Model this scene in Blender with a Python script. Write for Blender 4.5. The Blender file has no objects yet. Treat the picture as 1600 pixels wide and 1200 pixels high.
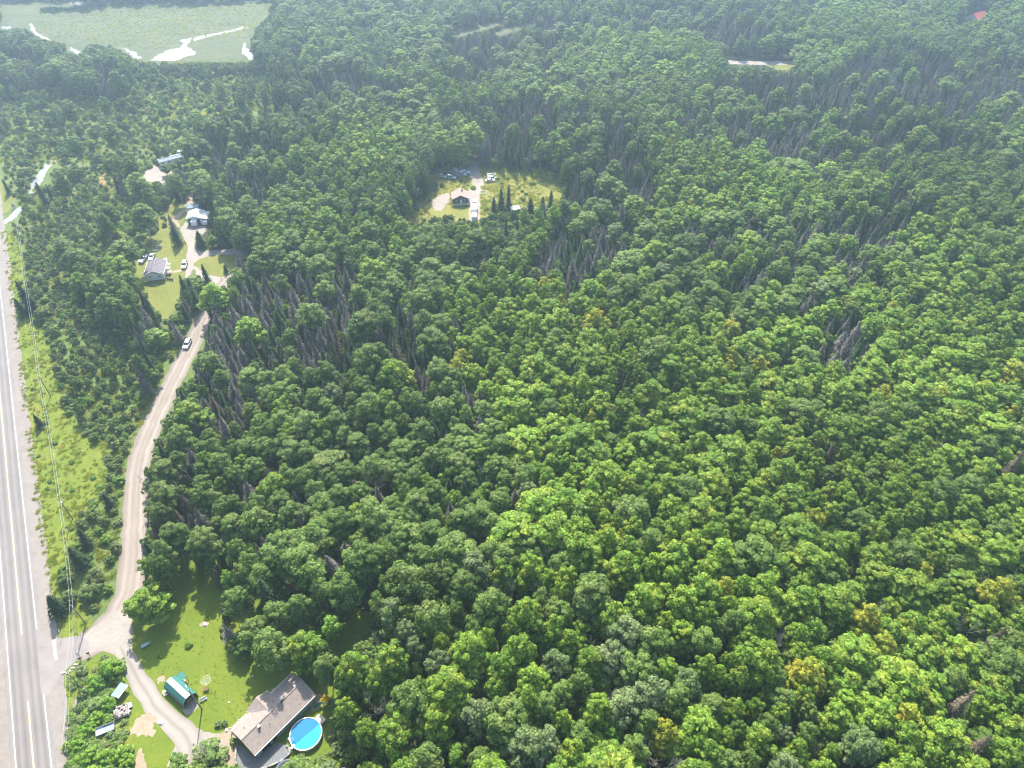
import bpy, bmesh, math, random
import numpy as np
from mathutils import Vector, Matrix, geometry
R = math.radians
random.seed(7); rng = np.random.default_rng(11)
SC = bpy.context.scene; COL = SC.collection

# ------------------------------------------------------------------ camera, sky, sun, exposure
PITCH = R(43.7); FOC = 1148.0; CAMZ = 168.0           # focal length in pixels of a 1600 px wide frame
cam_d = bpy.data.cameras.new('camera'); cam = bpy.data.objects.new('camera', cam_d); COL.objects.link(cam)
cam.location = (0, 0, CAMZ); cam.rotation_euler = (R(90) - PITCH, 0, 0)
cam_d.sensor_width = 36.0; cam_d.lens = 36.0 * FOC / 1600.0; cam_d.clip_start = 1.0; cam_d.clip_end = 8000.0
SC.camera = cam
SUN_EL = R(47); SUN_AZ = R(-10)                        # azimuth from +Y, towards +X
w = bpy.data.worlds.new('World'); SC.world = w; w.use_nodes = True
wn = w.node_tree.nodes; wl = w.node_tree.links; wn.clear()
sky = wn.new('ShaderNodeTexSky'); sky.sky_type = 'NISHITA'; sky.sun_disc = False
sky.sun_elevation = SUN_EL; sky.sun_rotation = SUN_AZ; sky.dust_density = 3.0; sky.air_density = 1.2; sky.altitude = 300
bg = wn.new('ShaderNodeBackground'); bg.inputs['Strength'].default_value = 0.135
wo = wn.new('ShaderNodeOutputWorld'); wl.new(sky.outputs[0], bg.inputs[0]); wl.new(bg.outputs[0], wo.inputs[0])
sun_d = bpy.data.lights.new('sun', 'SUN'); sun_d.energy = 5.0; sun_d.angle = R(0.5); sun_d.color = (1.0, 0.94, 0.84)
sun = bpy.data.objects.new('sun', sun_d); COL.objects.link(sun); sun.location = (0, 300, 500)
to_sun = Vector((math.sin(SUN_AZ) * math.cos(SUN_EL), math.cos(SUN_AZ) * math.cos(SUN_EL), math.sin(SUN_EL)))
sun.rotation_euler = to_sun.to_track_quat('Z', 'Y').to_euler()
SC.view_settings.view_transform = 'Standard'; SC.view_settings.look = 'None'
SC.view_settings.exposure = 1.36; SC.view_settings.gamma = 1.0
try: SC.view_settings.use_curve_mapping = False
except Exception: pass
SC.render.engine = 'CYCLES'
cy = SC.cycles; cy.max_bounces = 7; cy.diffuse_bounces = 5; cy.glossy_bounces = 2; cy.transmission_bounces = 5
cy.transparent_max_bounces = 4; cy.volume_bounces = 1; cy.use_denoising = True; cy.filter_width = 1.1; cy.sample_clamp_indirect = 4.0
HAZE = 0.00051
HAZE_COL = (0.58, 0.77, 1.0)

# ------------------------------------------------------------------ survey helpers: photo pixel <-> ground
CT, ST = math.cos(PITCH), math.sin(PITCH)
def P(px, py, z=0.0):
    u = (px - 800) / FOC; v = (py - 600) / FOC
    dx, dy, dz = u, CT - v * ST, -(ST + v * CT)
    t = (z - CAMZ) / dz
    return (dx * t, dy * t)
def Q(x, y, z):                                        # works on arrays too
    dz = z - CAMZ; dep = y * CT - dz * ST; dn = -y * ST - dz * CT
    return 800 + FOC * x / dep, 600 + FOC * dn / dep, dep
def PW(pts, z=0.0): return [P(a, b, z) for a, b in pts]

def vnoise(x, y, seed=0):                              # smooth value noise, arrays
    x = np.asarray(x, float); y = np.asarray(y, float)
    xi = np.floor(x).astype(np.int64); yi = np.floor(y).astype(np.int64); fx = x - xi; fy = y - yi
    fx = fx * fx * (3 - 2 * fx); fy = fy * fy * (3 - 2 * fy)
    def h(a, b):
        n = (a * 374761393 + b * 668265263 + seed * 974711) & 0x7fffffff
        n = ((n ^ (n >> 13)) * 1274126177) & 0x7fffffff
        return ((n ^ (n >> 16)) & 0xffff) / 65535.0
    return (h(xi, yi) * (1 - fx) + h(xi + 1, yi) * fx) * (1 - fy) + (h(xi, yi + 1) * (1 - fx) + h(xi + 1, yi + 1) * fx) * fy

# ------------------------------------------------------------------ materials
MATS = {}
def new_mat(name):
    m = bpy.data.materials.new(name); m.use_nodes = True; nt = m.node_tree; nt.nodes.clear()
    out = nt.nodes.new('ShaderNodeOutputMaterial'); MATS[name] = m
    return m, nt, out
def N(nt, typ, **kw):
    n = nt.nodes.new(typ)
    for k, v in kw.items():
        if k in ('i',):
            for kk, vv in v.items(): n.inputs[kk].default_value = vv
        else: setattr(n, k, v)
    return n
def ramp(nt, fac, stops):
    r = nt.nodes.new('ShaderNodeValToRGB'); e = r.color_ramp.elements
    while len(e) < len(stops): e.new(0.5)
    for k, (p, c) in enumerate(stops):
        e[k].position = p; e[k].color = (*c, 1)
    nt.links.new(fac, r.inputs[0]); return r.outputs[0]
def mixc(nt, fac, a, b, mode='MIX'):
    m = nt.nodes.new('ShaderNodeMix'); m.data_type = 'RGBA'; m.blend_type = mode
    for s, v in ((0, fac), (6, a), (7, b)):
        if isinstance(v, (int, float)): m.inputs[s].default_value = v
        elif isinstance(v, tuple): m.inputs[s].default_value = (*v[:3], 1)
        else: nt.links.new(v, m.inputs[s])
    return m.outputs[2]
def math_n(nt, op, a, b=0.0, c=0.0):
    m = nt.nodes.new('ShaderNodeMath'); m.operation = op
    for k, v in enumerate((a, b, c)):
        if isinstance(v, (int, float)): m.inputs[k].default_value = v
        else: nt.links.new(v, m.inputs[k])
    return m.outputs[0]
def noise_n(nt, vec, scale, detail=4.0, rough=0.55, dist=0.0):
    n = nt.nodes.new('ShaderNodeTexNoise'); n.inputs['Scale'].default_value = scale; n.inputs['Detail'].default_value = detail
    n.inputs['Roughness'].default_value = rough; n.inputs['Distortion'].default_value = dist
    if vec is not None: nt.links.new(vec, n.inputs['Vector'])
    return n.outputs[0]

def ground_mat(name, stops, scale, stops2=None, scale2=1.0, mix2=0.5, fine=0.35, fine_scale=3.0, rough=0.9, bump=0.3, spec=0.15, stretch=None):
    m, nt, out = new_mat(name); L = nt.links
    pos = N(nt, 'ShaderNodeNewGeometry').outputs['Position']
    if stretch:
        sv = N(nt, 'ShaderNodeVectorMath', operation='MULTIPLY'); L.new(pos, sv.inputs[0]); sv.inputs[1].default_value = stretch; pos = sv.outputs[0]
    c = ramp(nt, noise_n(nt, pos, scale, 5, 0.6, 0.6), stops)
    if stops2: 
        c2 = ramp(nt, noise_n(nt, pos, scale2, 4, 0.6, 0.3), stops2); c = mixc(nt, mix2, c, c2)
    f = noise_n(nt, pos, fine_scale, 3, 0.7)
    fr = ramp(nt, f, [(0.25, (1 - fine,) * 3), (0.75, (1 + fine,) * 3)])
    c = mixc(nt, 1.0, c, fr, 'MULTIPLY')
    b = N(nt, 'ShaderNodeBsdfPrincipled'); L.new(c, b.inputs['Base Color']); b.inputs['Roughness'].default_value = rough
    b.inputs['Specular IOR Level'].default_value = spec
    bp = N(nt, 'ShaderNodeBump'); bp.inputs['Strength'].default_value = bump; bp.inputs['Distance'].default_value = 0.2
    L.new(f, bp.inputs['Height']); L.new(bp.outputs[0], b.inputs['Normal'])
    L.new(b.outputs[0], out.inputs[0]); return m

def smat(name, col, rough=0.6, metal=0.0, var=0.12, scale=3.0, spec=0.4):
    m, nt, out = new_mat(name); L = nt.links
    tc = N(nt, 'ShaderNodeTexCoord').outputs['Object']
    f = noise_n(nt, tc, scale, 4, 0.6)
    c = ramp(nt, f, [(0.3, tuple(x * (1 - var) for x in col)), (0.7, tuple(min(1, x * (1 + var)) for x in col))])
    b = N(nt, 'ShaderNodeBsdfPrincipled'); L.new(c, b.inputs['Base Color'])
    b.inputs['Roughness'].default_value = rough; b.inputs['Metallic'].default_value = metal; b.inputs['Specular IOR Level'].default_value = spec
    L.new(b.outputs[0], out.inputs[0]); return m

def leaf_mat(name, a, b_, c_=None, transl=0.35, leafvar=0.5, regional=0.3, spec=0.25, rough=0.5):
    """per-tree, per-leaf and regional variation of one species' foliage colour"""
    m, nt, out = new_mat(name); L = nt.links
    oi = N(nt, 'ShaderNodeObjectInfo'); geo = N(nt, 'ShaderNodeNewGeometry')
    col = mixc(nt, oi.outputs['Random'], a, b_)
    if c_ is not None:
        tc = N(nt, 'ShaderNodeTexCoord').outputs['Object']
        va = N(nt, 'ShaderNodeVectorMath', operation='ADD'); L.new(tc, va.inputs[0]); L.new(oi.outputs['Location'], va.inputs[1])
        f = ramp(nt, noise_n(nt, va.outputs[0], 0.22, 2), [(0.48, (0, 0, 0)), (0.66, (1, 1, 1))])
        col = mixc(nt, f, col, c_)
    sc = N(nt, 'ShaderNodeVectorMath', operation='MULTIPLY'); L.new(oi.outputs['Location'], sc.inputs[0]); sc.inputs[1].default_value = (1, 1, 0)
    rn = ramp(nt, noise_n(nt, sc.outputs[0], 0.012, 3, 0.6), [(0.3, (1 - regional,) * 3), (0.7, (1 + regional,) * 3)])
    col = mixc(nt, 1.0, col, rn, 'MULTIPLY')
    hs = N(nt, 'ShaderNodeHueSaturation'); L.new(col, hs.inputs['Color'])
    ri = geo.outputs['Random Per Island']
    L.new(math_n(nt, 'MULTIPLY_ADD', ri, 2 * leafvar, 1 - leafvar), hs.inputs['Value'])
    r2 = math_n(nt, 'FRACT', math_n(nt, 'MULTIPLY', ri, 37.7))
    L.new(math_n(nt, 'MULTIPLY_ADD', r2, 0.035, 0.4825), hs.inputs['Hue'])
    col = hs.outputs[0]
    b = N(nt, 'ShaderNodeBsdfPrincipled'); L.new(col, b.inputs['Base Color'])
    b.inputs['Roughness'].default_value = rough; b.inputs['Specular IOR Level'].default_value = spec
    if transl > 0:
        t = N(nt, 'ShaderNodeBsdfTranslucent'); L.new(mixc(nt, 1.0, col, (1.4, 1.3, 0.5), 'MULTIPLY'), t.inputs[0])
        mx = N(nt, 'ShaderNodeMixShader'); mx.inputs[0].default_value = transl
        L.new(b.outputs[0], mx.inputs[1]); L.new(t.outputs[0], mx.inputs[2]); L.new(mx.outputs[0], out.inputs[0])
    else: L.new(b.outputs[0], out.inputs[0])
    return m

M_FLOOR = ground_mat('forest_floor', [(0.35, (0.030, 0.036, 0.016)), (0.65, (0.055, 0.055, 0.026))], 0.12, fine=0.5, fine_scale=1.5)
M_MEADOW = ground_mat('scrub_meadow', [(0.3, (0.066, 0.111, 0.027)), (0.55, (0.121, 0.166, 0.044)), (0.75, (0.189, 0.189, 0.078))], 0.06,
                      [(0.35, (0.056, 0.094, 0.022)), (0.65, (0.133, 0.155, 0.044))], 0.5, 0.5, fine=0.45, fine_scale=2.2, bump=0.6)
M_VERGE = ground_mat('verge_grass', [(0.3, (0.086, 0.132, 0.016)), (0.5, (0.132, 0.176, 0.022)), (0.72, (0.189, 0.189, 0.028))], 0.07,
                     [(0.35, (0.076, 0.127, 0.016)), (0.7, (0.180, 0.189, 0.026))], 0.6, 0.5, fine=0.4, fine_scale=2.5, bump=0.6)
M_LAWN = ground_mat('mown_lawn', [(0.32, (0.085, 0.136, 0.015)), (0.55, (0.121, 0.165, 0.018)), (0.75, (0.195, 0.186, 0.033))], 0.09,
                    [(0.35, (0.091, 0.146, 0.015)), (0.7, (0.159, 0.175, 0.021))], 0.8, 0.45, fine=0.25, fine_scale=4.0, bump=0.25)
M_DRYLAWN = ground_mat('dry_lawn', [(0.3, (0.106, 0.133, 0.027)), (0.5, (0.164, 0.169, 0.038)), (0.72, (0.212, 0.192, 0.062))], 0.09,
                       [(0.35, (0.100, 0.133, 0.023)), (0.7, (0.191, 0.183, 0.045))], 0.6, 0.5, fine=0.3, fine_scale=2.0, bump=0.3)
M_FIELD = ground_mat('weedy_field', [(0.3, (0.090, 0.134, 0.026)), (0.52, (0.190, 0.185, 0.041)), (0.74, (0.260, 0.216, 0.054))], 0.08,
                     [(0.35, (0.100, 0.134, 0.026)), (0.7, (0.244, 0.208, 0.046))], 0.45, 0.5, fine=0.4, fine_scale=1.6, bump=0.5)
M_MARSH = ground_mat('marsh_grass', [(0.3, (0.064, 0.085, 0.036)), (0.5, (0.094, 0.106, 0.051)), (0.7, (0.124, 0.123, 0.064))], 0.03,
                     [(0.3, (0.045, 0.073, 0.028)), (0.55, (0.090, 0.106, 0.047)), (0.72, (0.132, 0.132, 0.064))], 0.10, 0.6, fine=0.45, fine_scale=0.6, bump=0.6, stretch=(0.45, 1.6, 1))
M_DIRT = ground_mat('tan_dirt', [(0.3, (0.227, 0.170, 0.113)), (0.55, (0.302, 0.239, 0.170)), (0.75, (0.365, 0.309, 0.239))], 0.3,
                    [(0.35, (0.252, 0.195, 0.126)), (0.7, (0.340, 0.290, 0.227))], 1.3, 0.5, fine=0.2, fine_scale=4.0)
M_ORANGE = ground_mat('dry_reed_patch', [(0.35, (0.240, 0.160, 0.072)), (0.65, (0.320, 0.224, 0.112))], 0.2, fine=0.3, fine_scale=1.2)
M_SHOULDER = ground_mat('shoulder_gravel', [(0.3, (0.181, 0.156, 0.141)), (0.55, (0.231, 0.203, 0.185)), (0.75, (0.272, 0.241, 0.221))], 0.35,
                        [(0.35, (0.191, 0.166, 0.149)), (0.7, (0.251, 0.226, 0.206))], 1.5, 0.5, fine=0.2, fine_scale=5.0)
M_PAD = ground_mat('gravel_pad', [(0.3, (0.235, 0.205, 0.180)), (0.55, (0.293, 0.258, 0.230)), (0.75, (0.336, 0.299, 0.269))], 0.2,
                   [(0.35, (0.235, 0.200, 0.170)), (0.7, (0.325, 0.294, 0.263))], 1.1, 0.5, fine=0.18, fine_scale=4.0)

def track_mat(name, base, dark, light, bands, streak=0.3, rough=0.9):
    """a travelled surface: UV x runs 0..1 across, y along in metres; wheel paths worn into it"""
    m, nt, out = new_mat(name); L = nt.links
    uv = N(nt, 'ShaderNodeUVMap'); sp = N(nt, 'ShaderNodeSeparateXYZ'); L.new(uv.outputs[0], sp.inputs[0])
    pos = N(nt, 'ShaderNodeNewGeometry').outputs['Position']
    wob = math_n(nt, 'MULTIPLY_ADD', noise_n(nt, pos, 0.08, 2), 0.06, -0.03)
    u = math_n(nt, 'ADD', sp.outputs[0], wob)
    r = nt.nodes.new('ShaderNodeValToRGB'); e = r.color_ramp.elements
    while len(e) < len(bands): e.new(0.5)
    for k, (p, v) in enumerate(bands): e[k].position = p; e[k].color = (v, v, v, 1)
    L.new(u, r.inputs[0])
    st = N(nt, 'ShaderNodeCombineXYZ'); L.new(math_n(nt, 'MULTIPLY', sp.outputs[0], 26.0), st.inputs[0]); L.new(math_n(nt, 'MULTIPLY', sp.outputs[1], 0.05), st.inputs[1])
    s1 = noise_n(nt, st.outputs[0], 1.0, 4, 0.6)
    f = math_n(nt, 'ADD', r.outputs[0], math_n(nt, 'MULTIPLY_ADD', s1, streak * 2, -streak))
    c = ramp(nt, f, [(0.0, dark), (0.5, base), (1.0, light)])
    big = ramp(nt, noise_n(nt, pos, 0.12, 4, 0.6), [(0.3, (0.9, 0.89, 0.88)), (0.7, (1.08, 1.07, 1.06))])
    c = mixc(nt, 1.0, c, big, 'MULTIPLY')
    fn = noise_n(nt, pos, 4.0, 3, 0.7)
    c = mixc(nt, 1.0, c, ramp(nt, fn, [(0.25, (0.88,) * 3), (0.75, (1.12,) * 3)]), 'MULTIPLY')
    b = N(nt, 'ShaderNodeBsdfPrincipled'); L.new(c, b.inputs['Base Color']); b.inputs['Roughness'].default_value = rough
    b.inputs['Specular IOR Level'].default_value = 0.2
    L.new(b.outputs[0], out.inputs[0]); return m
M_ASPH = track_mat('worn_asphalt', (0.190, 0.177, 0.171), (0.132, 0.120, 0.119), (0.242, 0.223, 0.211),
                   [(0.0, .5), (.10, .72), (.20, .12), (.27, .62), (.37, .12), (.47, .6), (.53, .6), (.62, .15), (.71, .62), (.80, .12), (.90, .7), (1, .5)], 0.22, 0.8)
M_GRAVEL = track_mat('gravel_road_surface', (0.231, 0.197, 0.169), (0.160, 0.134, 0.113), (0.313, 0.273, 0.239),
                     [(0.0, .2), (.14, .35), (.27, .85), (.38, .4), (.5, .62), (.62, .35), (.74, .9), (.86, .5), (1, .3)], 0.38)
M_DRIVE = track_mat('gravel_drive_surface', (0.246, 0.217, 0.193), (0.177, 0.151, 0.127), (0.314, 0.284, 0.258),
                    [(0.0, .3), (.22, .85), (.36, .75), (.5, .25), (.64, .75), (.78, .85), (1, .35)], 0.2)
M_APRON = ground_mat('pale_asphalt', [(0.35, (0.205, 0.185, 0.177)), (0.65, (0.245, 0.220, 0.209))], 0.25, fine=0.12, fine_scale=4.0, bump=0.1)
M_WHITEPAINT = ground_mat('white_road_paint', [(0.35, (0.570, 0.556, 0.528)), (0.7, (0.665, 0.650, 0.620))], 1.5, fine=0.12, fine_scale=6.0, bump=0.0, rough=0.6)
M_YELLOWPAINT = ground_mat('faded_yellow_paint', [(0.35, (0.458, 0.414, 0.270)), (0.65, (0.581, 0.495, 0.240))], 0.6, fine=0.15, fine_scale=5.0, bump=0.0, rough=0.7)
m, nt, out = new_mat('marsh_water')
b = N(nt, 'ShaderNodeBsdfPrincipled'); b.inputs['Base Color'].default_value = (0.22, 0.23, 0.22, 1); b.inputs['Roughness'].default_value = 0.28
b.inputs['IOR'].default_value = 1.33; b.inputs['Specular IOR Level'].default_value = 0.9
bp = N(nt, 'ShaderNodeBump'); bp.inputs['Strength'].default_value = 0.6; bp.inputs['Distance'].default_value = 0.3
nt.links.new(noise_n(nt, N(nt, 'ShaderNodeNewGeometry').outputs['Position'], 0.8, 4, 0.6), bp.inputs['Height']); nt.links.new(bp.outputs[0], b.inputs['Normal'])
nt.links.new(b.outputs[0], out.inputs[0]); M_WATER = m

L_MAPLE = leaf_mat('maple_leaves', (0.118, 0.215, 0.027), (0.185, 0.300, 0.036), (0.235, 0.300, 0.037), spec=0.13, leafvar=0.55)
L_MAPLEY = leaf_mat('yellowing_maple_leaves', (0.23, 0.29, 0.034), (0.28, 0.31, 0.036), (0.35, 0.33, 0.04), spec=0.12)
L_ASPEN = leaf_mat('aspen_leaves', (0.090, 0.162, 0.031), (0.145, 0.225, 0.049), (0.17, 0.225, 0.058), transl=0.34, spec=0.12)
L_LIME = leaf_mat('young_leaves', (0.136, 0.272, 0.029), (0.192, 0.304, 0.032), None, transl=0.42)
L_BLUE = leaf_mat('poplar_leaves', (0.115, 0.175, 0.056), (0.150, 0.205, 0.076), (0.17, 0.21, 0.088), transl=0.28, spec=0.12)
L_SHRUB = leaf_mat('shrub_leaves', (0.130, 0.205, 0.056), (0.195, 0.260, 0.092), (0.21, 0.24, 0.10), transl=0.35, leafvar=0.35, spec=0.1)
L_SPRUCE = leaf_mat('spruce_needles', (0.030, 0.056, 0.026), (0.050, 0.078, 0.036), None, transl=0.10, spec=0.03, rough=0.9, leafvar=0.3)
L_DEAD = leaf_mat('dead_grey_twigs', (0.130, 0.124, 0.106), (0.200, 0.190, 0.168), None, transl=0.0, leafvar=0.4, spec=0.05, rough=0.9)
L_BROWN = leaf_mat('dead_brown_needles', (0.115, 0.092, 0.064), (0.165, 0.135, 0.096), None, transl=0.05, leafvar=0.4, spec=0.05, rough=0.9)
L_GRASS = leaf_mat('grass_blades', (0.22, 0.30, 0.034), (0.31, 0.34, 0.045), None, transl=0.5, leafvar=0.2)
L_SEDGE = leaf_mat('dry_grass_blades', (0.33, 0.31, 0.10), (0.42, 0.35, 0.13), None, transl=0.45, leafvar=0.2)
M_BARK = smat('grey_brown_bark', (0.13, 0.105, 0.085), 0.9, var=0.3, scale=2.0)
M_PALEBARK = smat('pale_bark', (0.42, 0.40, 0.36), 0.8, var=0.25, scale=1.5)
M_DEADBARK = smat('weathered_grey_wood', (0.30, 0.275, 0.255), 0.9, var=0.25, scale=1.5)

# ------------------------------------------------------------------ object helpers
def tag(o, label=None, cat=None, group=None, kind=None):
    if label: o['label'] = label
    if cat: o['category'] = cat
    if group: o['group'] = group
    if kind: o['kind'] = kind
    return o
def thing(name, label, cat, loc=(0, 0, 0), rz=0.0, group=None):
    o = bpy.data.objects.new(name, None); COL.objects.link(o); o.location = loc; o.rotation_euler = (0, 0, rz)
    o.empty_display_size = 0.5
    return tag(o, label, cat, group)
def link_mesh(name, me, parent=None):
    o = bpy.data.objects.new(name, me); COL.objects.link(o)
    if parent is not None: o.parent = parent
    return o
def copy_tree(o, parent=None):
    c = o.copy(); COL.objects.link(c); c.parent = parent
    for ch in list(o.children): copy_tree(ch, c)
    return c
class MB:
    def __init__(s): s.v = []; s.f = []; s.uv = None
    def add(s, vs, fs):
        n = len(s.v); s.v += [tuple(p) for p in vs]; s.f += [tuple(i + n for i in f) for f in fs]; return s
    def box(s, c, d, rz=0.0, rx=0.0, ry=0.0):
        M_ = Matrix.Translation(c) @ Matrix.Rotation(rz, 4, 'Z') @ Matrix.Rotation(ry, 4, 'Y') @ Matrix.Rotation(rx, 4, 'X')
        vs = [M_ @ Vector((x * d[0] / 2, y * d[1] / 2, z * d[2] / 2)) for x in (-1, 1) for y in (-1, 1) for z in (-1, 1)]
        return s.add(vs, [(0, 1, 3, 2), (4, 6, 7, 5), (0, 4, 5, 1), (2, 3, 7, 6), (0, 2, 6, 4), (1, 5, 7, 3)])
    def prism(s, prof, x0, x1, axis='x'):
        n = len(prof)
        mk = (lambda t, a, b: (t, a, b)) if axis == 'x' else (lambda t, a, b: (a, t, b))
        vs = [mk(x0, a, b) for a, b in prof] + [mk(x1, a, b) for a, b in prof]
        return s.add(vs, [tuple(range(n))[::-1], tuple(range(n, 2 * n))] + [(i, (i + 1) % n, n + (i + 1) % n, n + i) for i in range(n)])
    def slab(s, quad, t):                              # a thick panel from a planar quad, thickness downwards
        q = [Vector(p) for p in quad]; nrm = (q[1] - q[0]).cross(q[3] - q[0]).normalized()
        if nrm.z < 0: nrm = -nrm
        vs = q + [p - nrm * t for p in q]; n = len(q)
        return s.add(vs, [tuple(range(n)), tuple(range(n, 2 * n))[::-1]] + [(i, (i + 1) % n, n + (i + 1) % n, n + i) for i in range(n)])
    def tube(s, pts, rads, n=6, caps=True):
        rings = []
        for k, p in enumerate(pts):
            p = Vector(p); a = Vector(pts[max(0, k - 1)]); b_ = Vector(pts[min(len(pts) - 1, k + 1)])
            d = (b_ - a).normalized(); up = Vector((0, 0, 1)) if abs(d.z) < 0.9 else Vector((1, 0, 0))
            x = d.cross(up).normalized(); y = d.cross(x); r_ = rads[k] if hasattr(rads, '__len__') else rads
            rings.append([p + x * (r_ * math.cos(2 * math.pi * j / n)) + y * (r_ * math.sin(2 * math.pi * j / n)) for j in range(n)])
        vs = [q for r_ in rings for q in r_]; fs = []
        for k in range(len(pts) - 1):
            for j in range(n): fs.append((k * n + j, k * n + (j + 1) % n, (k + 1) * n + (j + 1) % n, (k + 1) * n + j))
        if caps: fs += [tuple(range(n))[::-1], tuple(range((len(pts) - 1) * n, len(pts) * n))]
        return s.add(vs, fs)
    def cyl(s, c, r_, h, n=16, r2=None):
        r2 = r_ if r2 is None else r2
        vs = [(c[0] + r_ * math.cos(2 * math.pi * j / n), c[1] + r_ * math.sin(2 * math.pi * j / n), c[2]) for j in range(n)]
        vs += [(c[0] + r2 * math.cos(2 * math.pi * j / n), c[1] + r2 * math.sin(2 * math.pi * j / n), c[2] + h) for j in range(n)]
        return s.add(vs, [tuple(range(n))[::-1], tuple(range(n, 2 * n))] + [(j, (j + 1) % n, n + (j + 1) % n, n + j) for j in range(n)])
    def ring(s, c, r0, r1, h, n=24):                   # a square-section hoop
        vs = []
        for j in range(n):
            a = 2 * math.pi * j / n
            for r_, z in ((r0, 0), (r1, 0), (r1, h), (r0, h)): vs.append((c[0] + r_ * math.cos(a), c[1] + r_ * math.sin(a), c[2] + z))
        fs = []
        for j in range(n):
            k = (j + 1) % n
            for q in range(4): fs.append((j * 4 + q, k * 4 + q, k * 4 + (q + 1) % 4, j * 4 + (q + 1) % 4))
        return s.add(vs, fs)
    def rock(s, c, r_, seed=0, flat=0.6):
        rr = random.Random(seed); n = 7; rows = [(-0.5, 0.75), (0.1, 1.0), (0.65, 0.7)]
        vs = [(c[0], c[1], c[2] - 0.5 * r_ * flat)]
        for z, q in rows:
            for j in range(n):
                a = 2 * math.pi * j / n + rr.uniform(-.2, .2); k = r_ * q * rr.uniform(.75, 1.15)
                vs.append((c[0] + k * math.cos(a), c[1] + k * math.sin(a), c[2] + z * r_ * flat * rr.uniform(.85, 1.15)))
        vs.append((c[0], c[1], c[2] + r_ * flat)); fs = []
        for j in range(n):
            k = (j + 1) % n
            fs.append((0, 1 + k, 1 + j)); fs.append((1 + 2 * n + j, 1 + 2 * n + k, 1 + 3 * n))
            for t in range(2): fs.append((1 + t * n + j, 1 + t * n + k, 1 + (t + 1) * n + k, 1 + (t + 1) * n + j))
        return s.add(vs, fs)
    def mesh(s, name, mat):
        me = bpy.data.meshes.new(name); me.from_pydata(s.v, [], s.f); me.materials.append(mat)
        bm = bmesh.new(); bm.from_mesh(me); bmesh.ops.recalc_face_normals(bm, faces=bm.faces); bm.to_mesh(me); bm.free()
        if s.uv:
            l = me.uv_layers.new(name='UVMap')
            for lp in me.loops: l.data[lp.index].uv = s.uv[lp.vertex_index]
        return me
    def part(s, name, mat, parent=None, label=None):
        o = link_mesh(name, s.mesh(name, mat), parent)
        if label: o['label'] = label
        return o

def ragged(pts, step, amp, seed):
    out_ = []; rr = random.Random(seed); n = len(pts)
    for k in range(n):
        a = Vector(pts[k]); b_ = Vector(pts[(k + 1) % n]); d = b_ - a; Ln = d.length
        if Ln < 1e-6: continue
        nr = Vector((-d.y, d.x)) / Ln; c = max(1, int(Ln / step))
        for q in range(c):
            p = a + d * (q / c) + nr * rr.uniform(-amp, amp)
            out_.append((p.x, p.y))
    return out_
def smooth_closed(pts, it=2):
    for _ in range(it):
        o = []
        for k in range(len(pts)):
            a = pts[k]; b_ = pts[(k + 1) % len(pts)]
            o += [(a[0] * .86 + b_[0] * .14, a[1] * .86 + b_[1] * .14), (a[0] * .14 + b_[0] * .86, a[1] * .14 + b_[1] * .86)]
        pts = o
    return pts
_seed = [0]
def sheet(name, px, z, mat, step=1.2, amp=0.25, smooth=2, kind='structure', world=False):
    _seed[0] += 1
    pts = list(px) if world else PW(px)
    if smooth: pts = smooth_closed(pts, smooth)
    if amp: pts = ragged(pts, step, amp, _seed[0])
    tris = geometry.tessellate_polygon([[Vector((a, b_, 0)) for a, b_ in pts]])
    me = bpy.data.meshes.new(name); me.from_pydata([(a, b_, z) for a, b_ in pts], [], [tuple(t) for t in tris]); me.materials.append(mat)
    bm = bmesh.new(); bm.from_mesh(me)
    for f in bm.faces:
        if f.normal.z < 0: f.normal_flip()
    bm.to_mesh(me); bm.free()
    o = link_mesh(name, me); o['kind'] = kind
    return o
def catmull(pts, step=2.0):
    p = [Vector(a) for a in pts]; p = [2 * p[0] - p[1]] + p + [2 * p[-1] - p[-2]]; out_ = []
    for k in range(1, len(p) - 2):
        n = max(1, int((p[k + 1] - p[k]).length / step))
        for q in range(n):
            t = q / n
            out_.append(0.5 * ((2 * p[k]) + (p[k + 1] - p[k - 1]) * t + (2 * p[k - 1] - 5 * p[k] + 4 * p[k + 1] - p[k + 2]) * t * t + (3 * p[k] - p[k - 1] - 3 * p[k + 1] + p[k + 2]) * t ** 3))
    out_.append(p[-2]); return out_
def strip(name, line, width, z, mat, rag=0.3, cuts=4, kind='structure'):
    """a road: cross-sections along a centre line, UV x across, y along in metres"""
    rr = random.Random(len(name) + len(line)); mb = MB(); uv = []; s_ = 0.0; n = cuts + 1
    for k, p in enumerate(line):
        a = line[max(0, k - 1)]; b_ = line[min(len(line) - 1, k + 1)]; d = (Vector(b_) - Vector(a)).normalized(); nr = Vector((d.y, -d.x))
        if k: s_ += (Vector(p) - Vector(line[k - 1])).length
        wd = width(k / (len(line) - 1)) if callable(width) else width
        l_, r_ = -wd / 2 + rr.uniform(-rag, rag), wd / 2 + rr.uniform(-rag, rag)
        for j in range(n):
            o = l_ + (r_ - l_) * j / cuts; q = Vector(p) + nr * o
            mb.v.append((q.x, q.y, z)); uv.append((j / cuts, s_))
    for k in range(len(line) - 1):
        for j in range(cuts): mb.f.append((k * n + j, k * n + j + 1, (k + 1) * n + j + 1, (k + 1) * n + j))
    mb.uv = uv; o = mb.part(name, mat); o['kind'] = kind
    return o
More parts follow.
